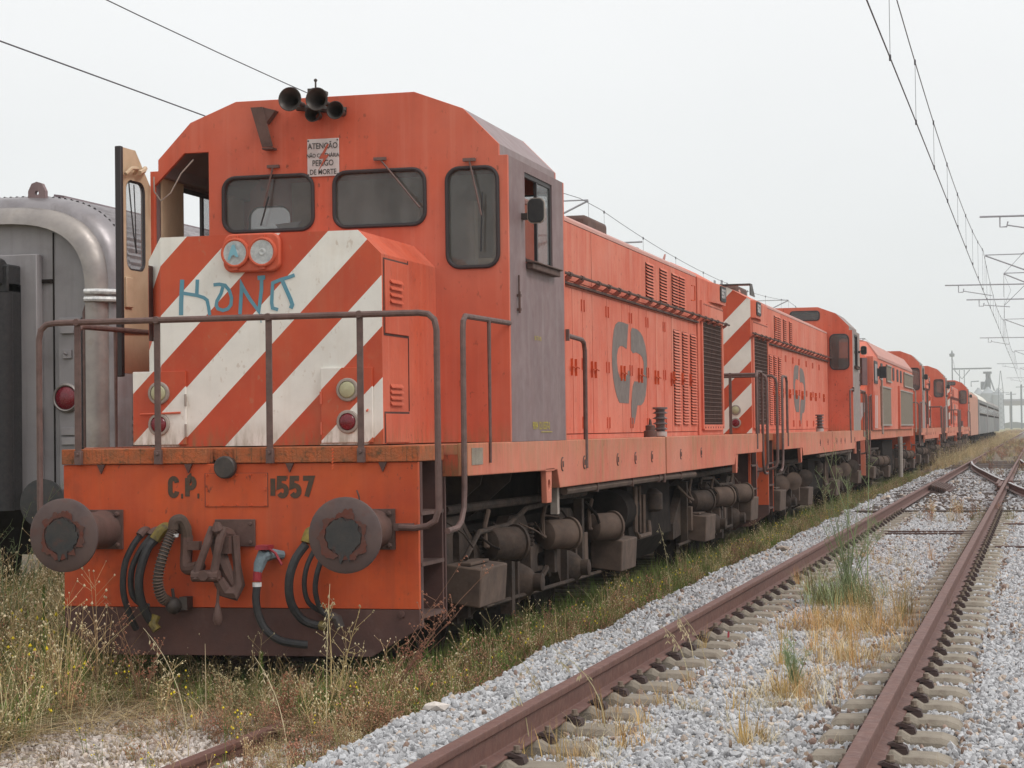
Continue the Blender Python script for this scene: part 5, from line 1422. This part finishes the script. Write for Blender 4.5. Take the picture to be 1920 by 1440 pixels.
# ------------------------------------------------------------------ gravel and vegetation
PROTO = bpy.data.collections.new('seedlings')       # shapes to scatter, never linked to the scene on their own
def proto_col(name, objs):
    c = bpy.data.collections.new(name)
    for o in objs:
        for cc in list(o.users_collection): cc.objects.unlink(o)
        c.objects.link(o)
    return c
def scatter(name, coll, pts, rots, scs, label=None, cat=None):
    """points with rotation and size, one shape from coll set on each"""
    me = bpy.data.meshes.new(name)
    n = len(pts)
    me.vertices.add(n)
    me.vertices.foreach_set('co', np.asarray(pts, np.float32).ravel())
    a = me.attributes.new('rot', 'FLOAT_VECTOR', 'POINT'); a.data.foreach_set('vector', np.asarray(rots, np.float32).ravel())
    a = me.attributes.new('scl', 'FLOAT_VECTOR', 'POINT'); a.data.foreach_set('vector', np.asarray(scs, np.float32).ravel())
    a = me.attributes.new('idx', 'INT', 'POINT'); a.data.foreach_set('value', np.random.default_rng(len(name)).integers(0, len(coll.objects), n).astype(np.int32))
    o = bpy.data.objects.new(name, me)
    col.objects.link(o)
    g = bpy.data.node_groups.new(name, 'GeometryNodeTree')
    g.interface.new_socket('Geometry', in_out='INPUT', socket_type='NodeSocketGeometry')
    g.interface.new_socket('Geometry', in_out='OUTPUT', socket_type='NodeSocketGeometry')
    nn = g.nodes; L = g.links.new
    gi = nn.new('NodeGroupInput'); go = nn.new('NodeGroupOutput')
    ip = nn.new('GeometryNodeInstanceOnPoints')
    ci = nn.new('GeometryNodeCollectionInfo')
    ci.inputs['Collection'].default_value = coll
    ci.inputs['Separate Children'].default_value = True
    ci.inputs['Reset Children'].default_value = True
    m2p = nn.new('GeometryNodeMeshToPoints')
    L(gi.outputs[0], m2p.inputs[0]); L(m2p.outputs[0], ip.inputs['Points'])
    L(ci.outputs[0], ip.inputs['Instance'])
    ip.inputs['Pick Instance'].default_value = True
    def attr(nm, t):
        q = nn.new('GeometryNodeInputNamedAttribute'); q.data_type = t
        q.inputs[0].default_value = nm
        return [x for x in q.outputs if x.enabled][0]
    L(attr('idx', 'INT'), ip.inputs['Instance Index'])
    L(attr('rot', 'FLOAT_VECTOR'), ip.inputs['Rotation'])
    L(attr('scl', 'FLOAT_VECTOR'), ip.inputs['Scale'])
    L(ip.outputs[0], go.inputs[0])
    md = o.modifiers.new('scatter', 'NODES')
    md.node_group = g
    return tag(o, label, cat, None, 'stuff')

rg = np.random.default_rng(11)
M['stone1'] = mat('grey_stone', (.54, .54, .55), (.42, .42, .43), .9, scale=9, rand=.18, c3=(.66, .66, .66), c3amt=.5, c3scale=5)
M['stone2'] = mat('warm_stone', (.52, .44, .36), (.42, .34, .28), .9, scale=9, rand=.28)
M['stone3'] = mat('dark_stone', (.29, .285, .295), (.37, .365, .37), .9, scale=9, rand=.25)
M['stonew'] = mat('chalky_stone', (.66, .60, .56), (.52, .46, .41), .9, scale=9, rand=.22)
def rock(seed, m, flat=.7):
    r_ = np.random.default_rng(seed)
    import bmesh
    bm = bmesh.new()
    bmesh.ops.create_icosphere(bm, subdivisions=1, radius=.5)
    for v in bm.verts:
        v.co *= float(r_.uniform(.72, 1.18))
        v.co.z *= flat; v.co.x *= 1.15
    me = bpy.data.meshes.new('rock'); bm.to_mesh(me); bm.free()
    me.materials.append(M[m])
    o = bpy.data.objects.new('stone_shape', me)
    return o
def mk(objs, name):
    c = bpy.data.collections.new(name)
    for o in objs: c.objects.link(o)
    return c
rocks = mk([rock(i, ('stone1' if i % 9 else 'stone2') if i % 7 else 'stone3', rg.uniform(.6, .85)) for i in range(1, 15)], 'stones')
wrocks = mk([rock(40 + i, 'stonew' if i % 6 else 'stone2', .6) for i in range(8)], 'pale_stones')
P_, R_, S_ = [], [], []
def addstones(n, x0, x1, y0, y1, s0, s1, zf, lift=.35):
    x = rg.uniform(x0, x1, n); y = rg.uniform(y0, y1, n)
    s = rg.uniform(s0, s1, n) * (1 + .5 * (rg.random(n) ** 6))
    for a, b, c in zip(x, y, s):
        z = zf(a, b)
        if z is None: continue
        P_.append((a, b, z + c * lift * rg.uniform(.2, 1.))); S_.append((c, c * rg.uniform(.7, 1), c * rg.uniform(.6, .95)))
def zb2(x, y):
    z = zbal(x, y)
    if z < ZG + .02 and rg.random() < .8: return None
    # keep stones off the rails and the tops of the sleeper blocks
    for rx in (RXL, RXR):
        if abs(x - rx) < .10: return None
        if -6.9 < y < 23.6 and abs(x - rx) < .40:
            ph = abs(((y + 6.6 + .3) % .6) - .3)
            inner = (x - rx) * (-1 if rx == RXL else 1) < 0
            lim = .33 if inner else .36
            if ph < .13 and abs(x - rx) < lim: return None
            if rx == RXL and x < rx and ph < .16 and rg.random() < .0: return None
            return z - .012 if ph < .2 else z + .004
    return z
addstones(66000, 1.45, 5.9, -6.2, 6, .022, .046, zb2)
addstones(45000, 1.45, 6.2, 6, 24, .030, .058, zb2)
addstones(14000, 1.48, 6.8, 24, 60, .06, .11, zb2)
# ballast lies against and partly over the left ends of the sleepers
addstones(3500, RXL - .55, RXL - .09, -6.2, 14, .035, .06, lambda x, y: .118 + .045 * (RXL - x < .42))
addstones(30000, 5.8, 9.0, -6, 26, .04, .075, zb2)
n = len(P_)
scatter('gravel', rocks, P_, rg.uniform(0, 6.28, (n, 3)), S_)
P_, S_ = [], []
M['stoner'] = mat('rust_stained_stone', (.24, .165, .12), (.33, .25, .20), .95, scale=9, rand=.3)
rrocks = mk([rock(60 + i, 'stoner', .7) for i in range(6)], 'rusty_stones')
for rx in (RXL, RXR):
    addstones(3600, rx - .42, rx + .42, -6.2, 26, .02, .042, zb2, .9)
addstones(1500, 1.7, 5.6, -6.2, 24, .02, .045, zb2, .9)
n = len(P_)
scatter('gravel', rrocks, P_, rg.uniform(0, 6.28, (n, 3)), S_)
P_, S_ = [], []
def zw(x, y):
    return ZG + .018 + .03 * N.noise((x * 1.3, y * 1.3, 3)) - .06 * max(0, y * 2) if abs(abs(x) - .87) > .07 else None
addstones(19000, -1.6, 2.0, -5.6, .25, .02, .042, zw)
addstones(2500, -2.6, -1.4, -5., -.8, .02, .042, lambda x, y: ZG + .02)
n = len(P_)
scatter('pale_gravel', wrocks, P_, rg.uniform(0, 6.28, (n, 3)), S_)

# grass tufts: bunches of real blades
def gm(name, a, b, rand=.3):
    M[name] = mat(name, a, b, .8, scale=2, rand=rand, spec=.2)
gm('g_green', (.11, .19, .035), (.15, .21, .05)); gm('g_olive', (.15, .15, .055), (.20, .175, .075)); gm('g_straw', (.52, .39, .20), (.42, .30, .14))
gm('g_brown', (.24, .145, .085), (.17, .095, .06)); gm('g_pale', (.62, .53, .34), (.52, .44, .26)); gm('g_gold', (.56, .37, .15), (.48, .31, .13)); gm('g_fennel', (.25, .32, .155), (.30, .36, .19))
M['flower'] = mat('yellow_petals', (.72, .55, .02), rough=.7)
M['seedred'] = mat('dry_seedheads', (.33, .15, .085), (.42, .24, .14), .9, scale=8, rand=.3)
def blade(q, p, h, lean, az, wd, bend=.5, segs=3):
    vs = []
    dx, dy = math.cos(az), math.sin(az)
    px, py = -dy, dx
    for i in range(segs + 1):
        t = i / segs
        o = lean * (t ** (1 + bend)) * h
        z = h * t * (1 - .25 * lean * t)
        w_ = wd * (1 - t) ** .7
        c = (p[0] + dx * o, p[1] + dy * o, p[2] + z)
        if i < segs: vs += [(c[0] - px * w_, c[1] - py * w_, c[2]), (c[0] + px * w_, c[1] + py * w_, c[2])]
        else: vs.append(c)
    fs = [(2 * i, 2 * i + 1, 2 * i + 3, 2 * i + 2) for i in range(segs - 1)] + [(2 * segs - 2, 2 * segs - 1, 2 * segs)]
    q.add(vs, fs)
def tuft(seed, m, n=26, h=(.2, .4), r=.06, wd=.0032, lean=(.1, .7)):
    rr = random.Random(seed)
    q = MB()
    for i in range(n):
        a = rr.uniform(0, 6.28); d = r * math.sqrt(rr.random())
        blade(q, (d * math.cos(a), d * math.sin(a), 0), rr.uniform(*h), rr.uniform(*lean), rr.uniform(0, 6.28), wd * rr.uniform(.7, 1.3))
    return q, rr
def tobj(q, ms, name='tuft_shape', split=None):
    me = bpy.data.meshes.new(name)
    me.from_pydata(q.v, [], q.f)
    for m in ms: me.materials.append(M[m])
    if split is not None:
        for i, p in enumerate(me.polygons): p.material_index = 1 if i >= split else 0
    return bpy.data.objects.new(name, me)
def weed(seed, stem, tip, n=7, h=(.25, .45), tips=9, ts=.006, r=.05):
    """branching stems with small seed heads or flowers"""
    rr = random.Random(seed)
    q = MB(); heads = []
    for i in range(n):
        a = rr.uniform(0, 6.28); hh = rr.uniform(*h); ln = rr.uniform(.05, .35)
        p0 = Vector((r * math.cos(a) * rr.random(), r * math.sin(a) * rr.random(), 0))
        p1 = p0 + Vector((math.cos(a) * ln * hh * .5, math.sin(a) * ln * hh * .5, hh * .55))
        p2 = p0 + Vector((math.cos(a) * ln * hh, math.sin(a) * ln * hh, hh))
        q.tube([p0, p1, p2], .0022, 3, rs=[.0026, .002, .0012])
        for k in range(tips):
            t = rr.uniform(.35, 1)
            b = p0.lerp(p1, t / .55) if t < .55 else p1.lerp(p2, (t - .55) / .45)
            e = b + Vector((rr.uniform(-1, 1), rr.uniform(-1, 1), rr.uniform(.3, 1.2))) * hh * .16
            q.tube([b, e], .0011, 3)
            heads.append(e)
    k = len(q.f)
    for e in heads:
        s = ts * rr.uniform(.6, 1.4)
        q.add([(e.x - s, e.y, e.z), (e.x + s, e.y, e.z), (e.x, e.y - s, e.z), (e.x, e.y + s, e.z), (e.x, e.y, e.z + s * 1.4), (e.x, e.y, e.z - s)],
              [(0, 2, 4), (2, 1, 4), (1, 3, 4), (3, 0, 4), (2, 0, 5), (1, 2, 5), (3, 1, 5), (0, 3, 5)])
    return tobj(q, (stem, tip), 'weed_shape', k)
def leafy(seed, m, n=60, h=.22, r=.10, s=.016):
    """low leafy herb: many leaf-sized faces through a small volume"""
    rr = random.Random(seed); q = MB()
    for i in range(n):
        p = Vector((rr.gauss(0, r * .6), rr.gauss(0, r * .6), abs(rr.gauss(.35, .3)) * h))
        d = Vector((rr.uniform(-1, 1), rr.uniform(-1, 1), rr.uniform(-.3, .9))).normalized() * s * rr.uniform(.7, 1.8)
        w_ = d.cross(Vector((rr.uniform(-1, 1), rr.uniform(-1, 1), 1))).normalized() * s * .28
        q.add([p, p + d * .5 + w_, p + d, p + d * .5 - w_], [(0, 1, 2, 3)])
    for i in range(5):
        a = rr.uniform(0, 6.28)
        q.tube([(0, 0, 0), (math.cos(a) * r * .5, math.sin(a) * r * .5, h * .8)], .002, 3)
    return tobj(q, (m,))
def mkt(seed, m, **k):
    q, _ = tuft(seed, m, **k); return tobj(q, (m,))
greens = mk([mkt(1, 'g_green', h=(.12, .34)), mkt(2, 'g_green', h=(.1, .28), r=.09), leafy(3, 'g_green', 90), leafy(4, 'g_olive', 90, .26), mkt(5, 'g_olive', h=(.15, .4)), mkt(7, 'g_green', h=(.15, .36), r=.07)], 'green_herbs')
mixed = mk([mkt(11, 'g_olive', h=(.1, .34), lean=(.2, 1.0)), mkt(12, 'g_straw', h=(.12, .36), lean=(.3, 1.2)), mkt(13, 'g_brown', h=(.1, .28), lean=(.3, 1.1)), weed(14, 'g_brown', 'seedred', 8, (.18, .36), 9, .006), weed(15, 'g_olive', 'seedred', 8, (.15, .32), 8, .0055), leafy(16, 'g_brown', 70, .16), weed(17, 'g_straw', 'g_pale', 6, (.2, .4), 8, .005), mkt(18, 'g_green', h=(.08, .25)), leafy(19, 'g_olive', 80, .2)], 'mixed_weeds')
straws = mk([mkt(21, 'g_straw', h=(.3, .75), n=18, lean=(.1, .8), wd=.003), mkt(22, 'g_pale', h=(.25, .7), n=14, lean=(.3, 1.2), wd=.003), mkt(23, 'g_straw', h=(.2, .5), n=24, lean=(.5, 1.6)), weed(24, 'g_straw', 'g_pale', 5, (.4, .8), 10, .007), mkt(25, 'g_olive', h=(.3, .7), n=18)], 'tall_straw')
thatch = mk([mkt(71, 'g_straw', h=(.2, .4), n=26, r=.12, lean=(1.8, 3.4), wd=.0026), mkt(72, 'g_brown', h=(.15, .35), n=26, r=.12, lean=(1.8, 3.4), wd=.0026), mkt(73, 'g_pale', h=(.2, .4), n=20, r=.12, lean=(1.6, 3.2), wd=.0022)], 'matted_dead_grass')
golds = mk([mkt(31, 'g_gold', h=(.06, .26), n=30, r=.09, wd=.0026, lean=(.0, .9)), mkt(32, 'g_gold', h=(.1, .34), n=24, r=.05, wd=.0024, lean=(.0, .5)), mkt(33, 'g_pale', h=(.05, .2), n=22, r=.1, wd=.0024, lean=(.2, 1.4))], 'golden_tufts')

flowers = mk([weed(6, 'g_olive', 'flower', 3, (.2, .38), 2, .008), weed(8, 'g_green', 'flower', 2, (.25, .42), 2, .008)], 'flowering_weeds')
def field(name, coll, n, xf, smin, smax, zf):
    p, r_, s = [], [], []
    while len(p) < n:
        x, y = xf()
        z = zf(x, y)
        if z is None: continue
        k = rg.uniform(smin, smax)
        p.append((x, y, z)); s.append((k, k, k * rg.uniform(.75, 1.2))); r_.append((rg.uniform(-.12, .12), rg.uniform(-.12, .12), rg.uniform(0, 6.28)))
    return scatter(name, coll, p, r_, s)
U = rg.uniform
g0 = lambda x, y: ZG - .02
def patchy(x, y, f=1.3, t=-.1, s=0): return N.noise((x * f, y * f, 5 + s)) > t
# under and in front of the buffer beam
edge = lambda x, y: x < -.86 - .14 * y
field('grass', mixed, 620, lambda: (U(-1.2, 1.9), .05 + rg.normal(0, .30)), .4, .85, g0)
field('grass', mixed, 330, lambda: (.95 + rg.normal(0, .33), -.85 + rg.normal(0, .5)), .5, 1.05, g0)
field('grass', greens, 420, lambda: (U(-1.3, 1.8), U(-.6, 1.0)), .6, 1.1, g0)
field('grass', straws, 60, lambda: (U(-1.0, 1.6), U(-1.4, .2)), .35, .75, g0)
# meadow at the left
field('grass', greens, 2300, lambda: (U(-6.5, -1.1), U(-.6, 12)), 1.0, 2.0, g0)
field('grass', greens, 260, lambda: (U(-1.9, -.9), U(-1.0, 1.5)), .8, 1.4, g0)
field('grass', greens, 650, lambda: (U(-4.0, -.6), U(-2.4, .6)), .6, 1.5, lambda x, y: g0(x, y) if edge(x, y) and patchy(x, y, 1.0, -.15, 4) else None)
field('grass', straws, 1150, lambda: (U(-4.6, -.2), U(-3.0, 7)), .6, 1.15, lambda x, y: g0(x, y) if edge(x, y) else None)
field('grass', mixed, 1500, lambda: (U(-4.6, -.2), U(-3.2, 6)), .8, 1.4, lambda x, y: g0(x, y) if edge(x, y) else None)
# thin weeds on the pale gravel
field('grass', mixed, 300, lambda: (U(-1.0, 1.75), U(-4.6, -.3)), .3, .7, lambda x, y: g0(x, y) if patchy(x, y, 1.1, .05) else None)
field('grass', mixed, 420, lambda: (1.60 + rg.normal(0, .14), U(-5.5, -.4)), .4, .9, g0)
field('grass', greens, 50, lambda: (U(-.9, 1.7), U(-4.0, -.6)), .25, .5, g0)
field('grass', thatch, 900, lambda: (U(-4.4, -.2), U(-3.2, 5)), .8, 1.4, lambda x, y: g0(x, y) + .02 if edge(x, y) else None)
field('grass', thatch, 260, lambda: (U(-1.2, 1.8), U(-1.6, .4)), .6, 1.1, lambda x, y: g0(x, y) + .01)
field('grass', thatch, 1300, lambda: (U(1.2, 1.80), -1.6 + 60 * rg.random() ** 1.35), .6, 1.1, g0)
# verge between the locomotives and the ballast
field('grass', mixed, 3300, lambda: (min(1.80, 1.34 + abs(rg.normal(0, .22))), -1.6 + 62 * rg.random() ** 1.35), .5, 1.05, g0)
field('grass', greens, 4400, lambda: (U(.8, 1.68), -1.2 + 62 * rg.random() ** 1.35), .7, 1.35, g0)
field('grass', straws, 420, lambda: (U(1.2, 1.78), -1.0 + 60 * rg.random() ** 1.2), .4, .8, g0)
field('flowers', flowers, 110, lambda: (U(1.1, 1.7), -1.2 + 40 * rg.random() ** 1.3), .7, 1.2, g0)
field('flowers', flowers, 90, lambda: (U(-2.6, -.7), U(-2.6, 2)), .9, 1.6, lambda x, y: g0(x, y) if edge(x, y) else None)
field('flowers', flowers, 26, lambda: (U(-1.0, 1.7), U(-3.5, .2)), .5, .9, g0)
# dry tufts between the rails
def tz(x, y): return .11
herbs = mk([mkt(61, 'g_fennel', h=(.15, .42), n=30, r=.09, wd=.002, lean=(.1, .8)), mkt(62, 'g_fennel', h=(.2, .45), n=24, wd=.002), mkt(63, 'g_olive', h=(.12, .3), wd=.0022)], 'fine_green_grass')
def clump(cx, cy, r, n, coll, a, b): return field('dry_grass', coll, int(n * .42) + 2, lambda: (rg.normal(cx, r), rg.normal(cy, r * 2.6)), a, b, tz)
for cx, cy, r, n, coll, a, b in ((4.05, 2.6, .26, 260, golds, .5, 1.25), (4.2, .6, .22, 170, golds, .4, 1.1), (4.05, -1.4, .14, 110, golds, .4, 1.1), (4.05, -3.1, .04, 30, golds, .6, .9), (3.55, -2.2, .3, 46, golds, .5, .9), (3.3, -3.6, .16, 46, golds, .6, 1.0),
                                 (3.75, 4.9, .16, 110, herbs, .9, 1.6), (3.4, 6.5, .22, 70, golds, .5, .9), (4.3, 3.6, .18, 60, straws, .4, .7), (3.7, 11, .4, 60, golds, .6, 1.), (4.2, 22, .5, 60, mixed, .7, 1.1), (3.9, -4.4, .5, 30, golds, .4, .7)):
    clump(cx, cy, r, n, coll, a, b)
# far verges
field('grass', straws, 2500, lambda: (U(1.2, 2.9), U(62, 300)), .5, 1.1, lambda x, y: 0.)
field('grass', mixed, 2500, lambda: (U(-1.5, 2.4), U(150, 520)), .9, 1.9, lambda x, y: 0.)
field('grass', mixed, 900, lambda: (U(2.9, 6.5), U(45, 200)), .8, 1.6, lambda x, y: .1 if patchy(x, y, .4, .1) else None)

# ------------------------------------------------------------------ single plants one can point at
def oat(q, x, y, z, h, az, ln, seed, heads):
    rr = random.Random(seed)
    pts = []
    for i in range(9):
        t = i / 8
        pts.append(Vector((x + math.cos(az) * ln * t ** 2.2, y + math.sin(az) * ln * t ** 2.2, z + h * t * (1 - .22 * ln / h * t * t))))
    q.tube(pts, .0024, 4, rs=[.0035 - .0022 * i / 8 for i in range(9)])
    for k in range(heads):
        t = .66 + .34 * k / heads
        i = min(7, int(t * 8)); b = pts[i].lerp(pts[i + 1], t * 8 - i)
        e = b + Vector((rr.uniform(-1, 1) * .03, rr.uniform(-1, 1) * .03, -.02 - rr.random() * .025))
        for s in (-1, 1):
            d = Vector((rr.uniform(-.6, .6) + s * .35, rr.uniform(-.4, .4), -1)).normalized() * .032
            w_ = Vector((.0042, 0, .001))
            q.add([e, e + d * .4 + w_, e + d, e + d * .4 - w_], [(0, 1, 2, 3)])
        q.tube([b, e], .0008, 3)
    return q
for i, (x, y, h, az, ln, lb) in enumerate(((2.95, -3.05, .42, 2.9, .16, 'wild oat stem bowing in front of the near rail, left of the others'), (3.02, -3.7, .34, 2.6, .10, 'short wild oat stem against the near rail web'), (3.25, -3.0, .50, 3.1, .28, 'wild oat stem leaning left across the near rail head'),
                                           (3.33, -.9, .40, 2.7, .2, 'wild oat head hanging over the rail beside the middle sleepers'), (3.2, .1, .34, 2.8, .12, 'thin upright oat stalk just behind the rail bend of sleepers'), (3.4, -.6, .52, 2.9, .26, 'pair of pale oat seed heads beside the rail near the red scrap'),
                                           (1.72, 7.6, .95, 2.6, .15, 'tall pale oat stalk in front of the dark fuel tank'), (1.22, -1.6, 1.0, 1.6, .1, 'tall thin straw rising beside the left ballast edge'), (.62, -2.3, .85, 2.6, .45, 'long oat stem bowing left in front of the plough skirt'), (1.35, -2.6, .70, 2.5, .34, 'oat stem with hanging seeds before the buried rail'), (.05, -.7, .52, 2.0, .06, 'stiff bare stalk in front of the skirt below the coupling'))):
    tag(oat(MB(), x, y, .13 if x > 2.5 else ZG, h, az, ln, i, 8 if 'bare' not in lb else 0).build('wild_oat', 'g_pale', None, smooth=0), lb, 'grass stem', 'wild oat stems')
def fennel(x, y, z, h, n, lb, seed, spread=.22, feath=9):
    rr = random.Random(seed)
    P = empty('fennel_plant', (x, y, z), label=lb, cat='plant')
    st = MB(); lf = MB()
    for i in range(n):
        a = rr.uniform(0, 6.28); hh = h * rr.uniform(.45, 1.); ln = spread * rr.uniform(.2, 1.)
        pts = [Vector((math.cos(a) * ln * (k / 5) ** 1.4, math.sin(a) * ln * (k / 5) ** 1.4, hh * k / 5)) for k in range(6)]
        st.tube(pts, .004, 5, rs=[.0062, .0055, .0045, .0036, .0026, .0014])
        for k in range(feath):
            t = rr.uniform(.12, 1) * 4.99; b = pts[int(t)].lerp(pts[int(t) + 1], t % 1)
            d = Vector((rr.uniform(-1, 1), rr.uniform(-1, 1), rr.uniform(.5, 1.6))).normalized() * hh * rr.uniform(.08, .22)
            lf.tube([b, b + d], .0015, 3)
            for m_ in range(7):
                c = b + d * rr.uniform(.2, 1)
                e = c + Vector((rr.uniform(-1, 1), rr.uniform(-1, 1), rr.uniform(-.1, 1.2))) * .045
                lf.tube([c, e], .0009, 3)
    st.build('stem', 'g_fennel', P, smooth=0); lf.build('foliage', 'g_fennel', P, smooth=0)['kind'] = 'stuff'
    return P
fennel(3.80, 4.9, .15, 1.15, 13, 'tall feathery green fennel growing between the rails', 5, .34, 12)
fennel(4.02, 4.2, .15, 1.42, 2, 'two thin bare fennel stalks leaning right beside the bushy one', 8, .55, 5)
fennel(4.05, -1.4, .15, .36, 8, 'small green bush with yellow flowers among dry tufts between the rails', 12, .10, 8)
fennel(-3.2, 2.6, ZG, 1.5, 5, 'thin green stalks in the dark at the left picture edge', 15, .7, 8)
def dock(x, y, z, h, n, lb, seed, m='seedred', sm='g_brown', lean=0):
    rr = random.Random(seed)
    P = empty('dry_weed', (x, y, z), label=lb, cat='dried weed')
    st = MB(); hd = MB()
    for i in range(n):
        a = rr.uniform(0, 6.28); hh = h * rr.uniform(.5, 1); ln = .3 * hh
        pts = [Vector((lean * hh * (k / 5) ** 1.5 + math.cos(a) * ln * (k / 5) ** 1.3 + rr.uniform(-.01, .01), math.sin(a) * ln * (k / 5) ** 1.3, hh * k / 5)) for k in range(6)]
        st.tube(pts, .003, 4, rs=[.005, .0045, .0035, .003, .002, .0012])
        for k in range(10):
            t = rr.uniform(.3, 1) * 4.99; b = pts[int(t)].lerp(pts[int(t) + 1], t % 1)
            e = b + Vector((rr.uniform(-1, 1), rr.uniform(-1, 1), rr.uniform(.3, 1.2))) * hh * .13
            st.tube([b, e], .0014, 3)
            for m_ in range(3):
                c = b.lerp(e, rr.uniform(.4, 1.1)) + Vector((rr.uniform(-1, 1), 0, rr.uniform(-1, 1))) * .012
                s = rr.uniform(.004, .009)
                hd.add([c + Vector((-s, 0, 0)), c + Vector((s, 0, 0)), c + Vector((0, s, s)), c + Vector((0, -s, s * 1.5))], [(0, 1, 2), (0, 3, 1), (1, 3, 2), (0, 2, 3)])
    st.build('stem', sm, P, smooth=0); hd.build('seed_heads', m, P, smooth=0)['kind'] = 'stuff'
dock(1.28, -.75, ZG, 1.05, 8, 'reddish brown dried dock leaning right beside the step well', 31, lean=.45)
dock(1.02, -.9, ZG, .80, 4, 'thin dried stalks with pale heads under the right buffer', 32, 'g_pale', 'g_straw')
dock(-.50, -.5, ZG, .78, 5, 'reddish dried weed in front of the skirt left of the coupling', 33)
dock(-.85, -.4, ZG, .72, 3, 'slender dry weed below the left hoses', 34, 'g_pale', 'g_brown')
dock(1.75, 1.5, ZG, .62, 5, 'dry brown weed beside the front sandbox', 35)
dock(.45, -1.2, ZG, .42, 9, 'bushy low weed in front of the skirt middle', 36, 'g_pale', 'g_olive')
dock(.85, -1.3, ZG, .40, 10, 'low bush with rusty seed heads right of the buried rail end', 37, 'seedred', 'g_olive')
def shoot(x, y, z, h, lb, seed):
    rr = random.Random(seed)
    q = MB().tube([(0, 0, 0), (.01, 0, h)], .004, 5)
    for i in range(150):
        t = rr.uniform(.25, 1) ** .7; a = rr.uniform(0, 6.28)
        blade(q, (.01 * t, 0, h * t * .97), .07 * (1.2 - .5 * t), .55, a, .0030, segs=2)
    o = q.build('horseweed', 'g_green', None, smooth=0); o.location = (x, y, z)
    tag(o, lb, 'plant', 'green horseweed shoots')
shoot(.34, -.45, ZG, .42, 'single bright green shoot standing before the plough skirt', 1)
shoot(-1.45, -.1, ZG, .85, 'tall bright green shoot at the far left edge of the meadow', 2)
# odd stones and scraps
for x, y, z, s, m, lb in ((2.27, 12.6, .17, .15, 'stone2', 'tan stone lying alone on the grey ballast shoulder'), (2.12, -2.3, .15, .13, 'stonew', 'flat pale slab at the ballast edge near the dried dock'), (2.7, 11.2, .17, .09, 'stone2', 'small tan stone nearer the rail than the other')):
    o = rock(77, m, .5); col.objects.link(o); o.name = 'stone'
    o.location = (x, y, z); o.scale = (s * 1.3, s, s)
    tag(o, lb, 'stone', 'loose pale stones on the ballast')
o = MB().prism([(0, 0), (.04, .005), (.045, .035), (.015, .045)], 'x', 0, .01).build('litter', 'redhandle', None, smooth=0)
o.location = (3.22, 1.5, .17); tag(o, 'small red scrap lying by a sleeper inside the near rail', 'litter')

# ------------------------------------------------------------------ haze
hz = MB().box(-1600, 1600, -320, 2700, -1.4, 42).build('haze', 'soil', None, smooth=0)
hm = bpy.data.materials.new('haze'); hm.use_nodes = True
t = hm.node_tree; t.nodes.clear()
o_ = t.nodes.new('ShaderNodeOutputMaterial'); pv = t.nodes.new('ShaderNodeVolumePrincipled')
pv.inputs['Color'].default_value = (.90, .93, .96, 1); pv.inputs['Density'].default_value = HAZE = .0005
t.links.new(pv.outputs[0], o_.inputs['Volume'])
hz.data.materials.clear(); hz.data.materials.append(hm)
tag(hz, None, None, None, 'stuff')
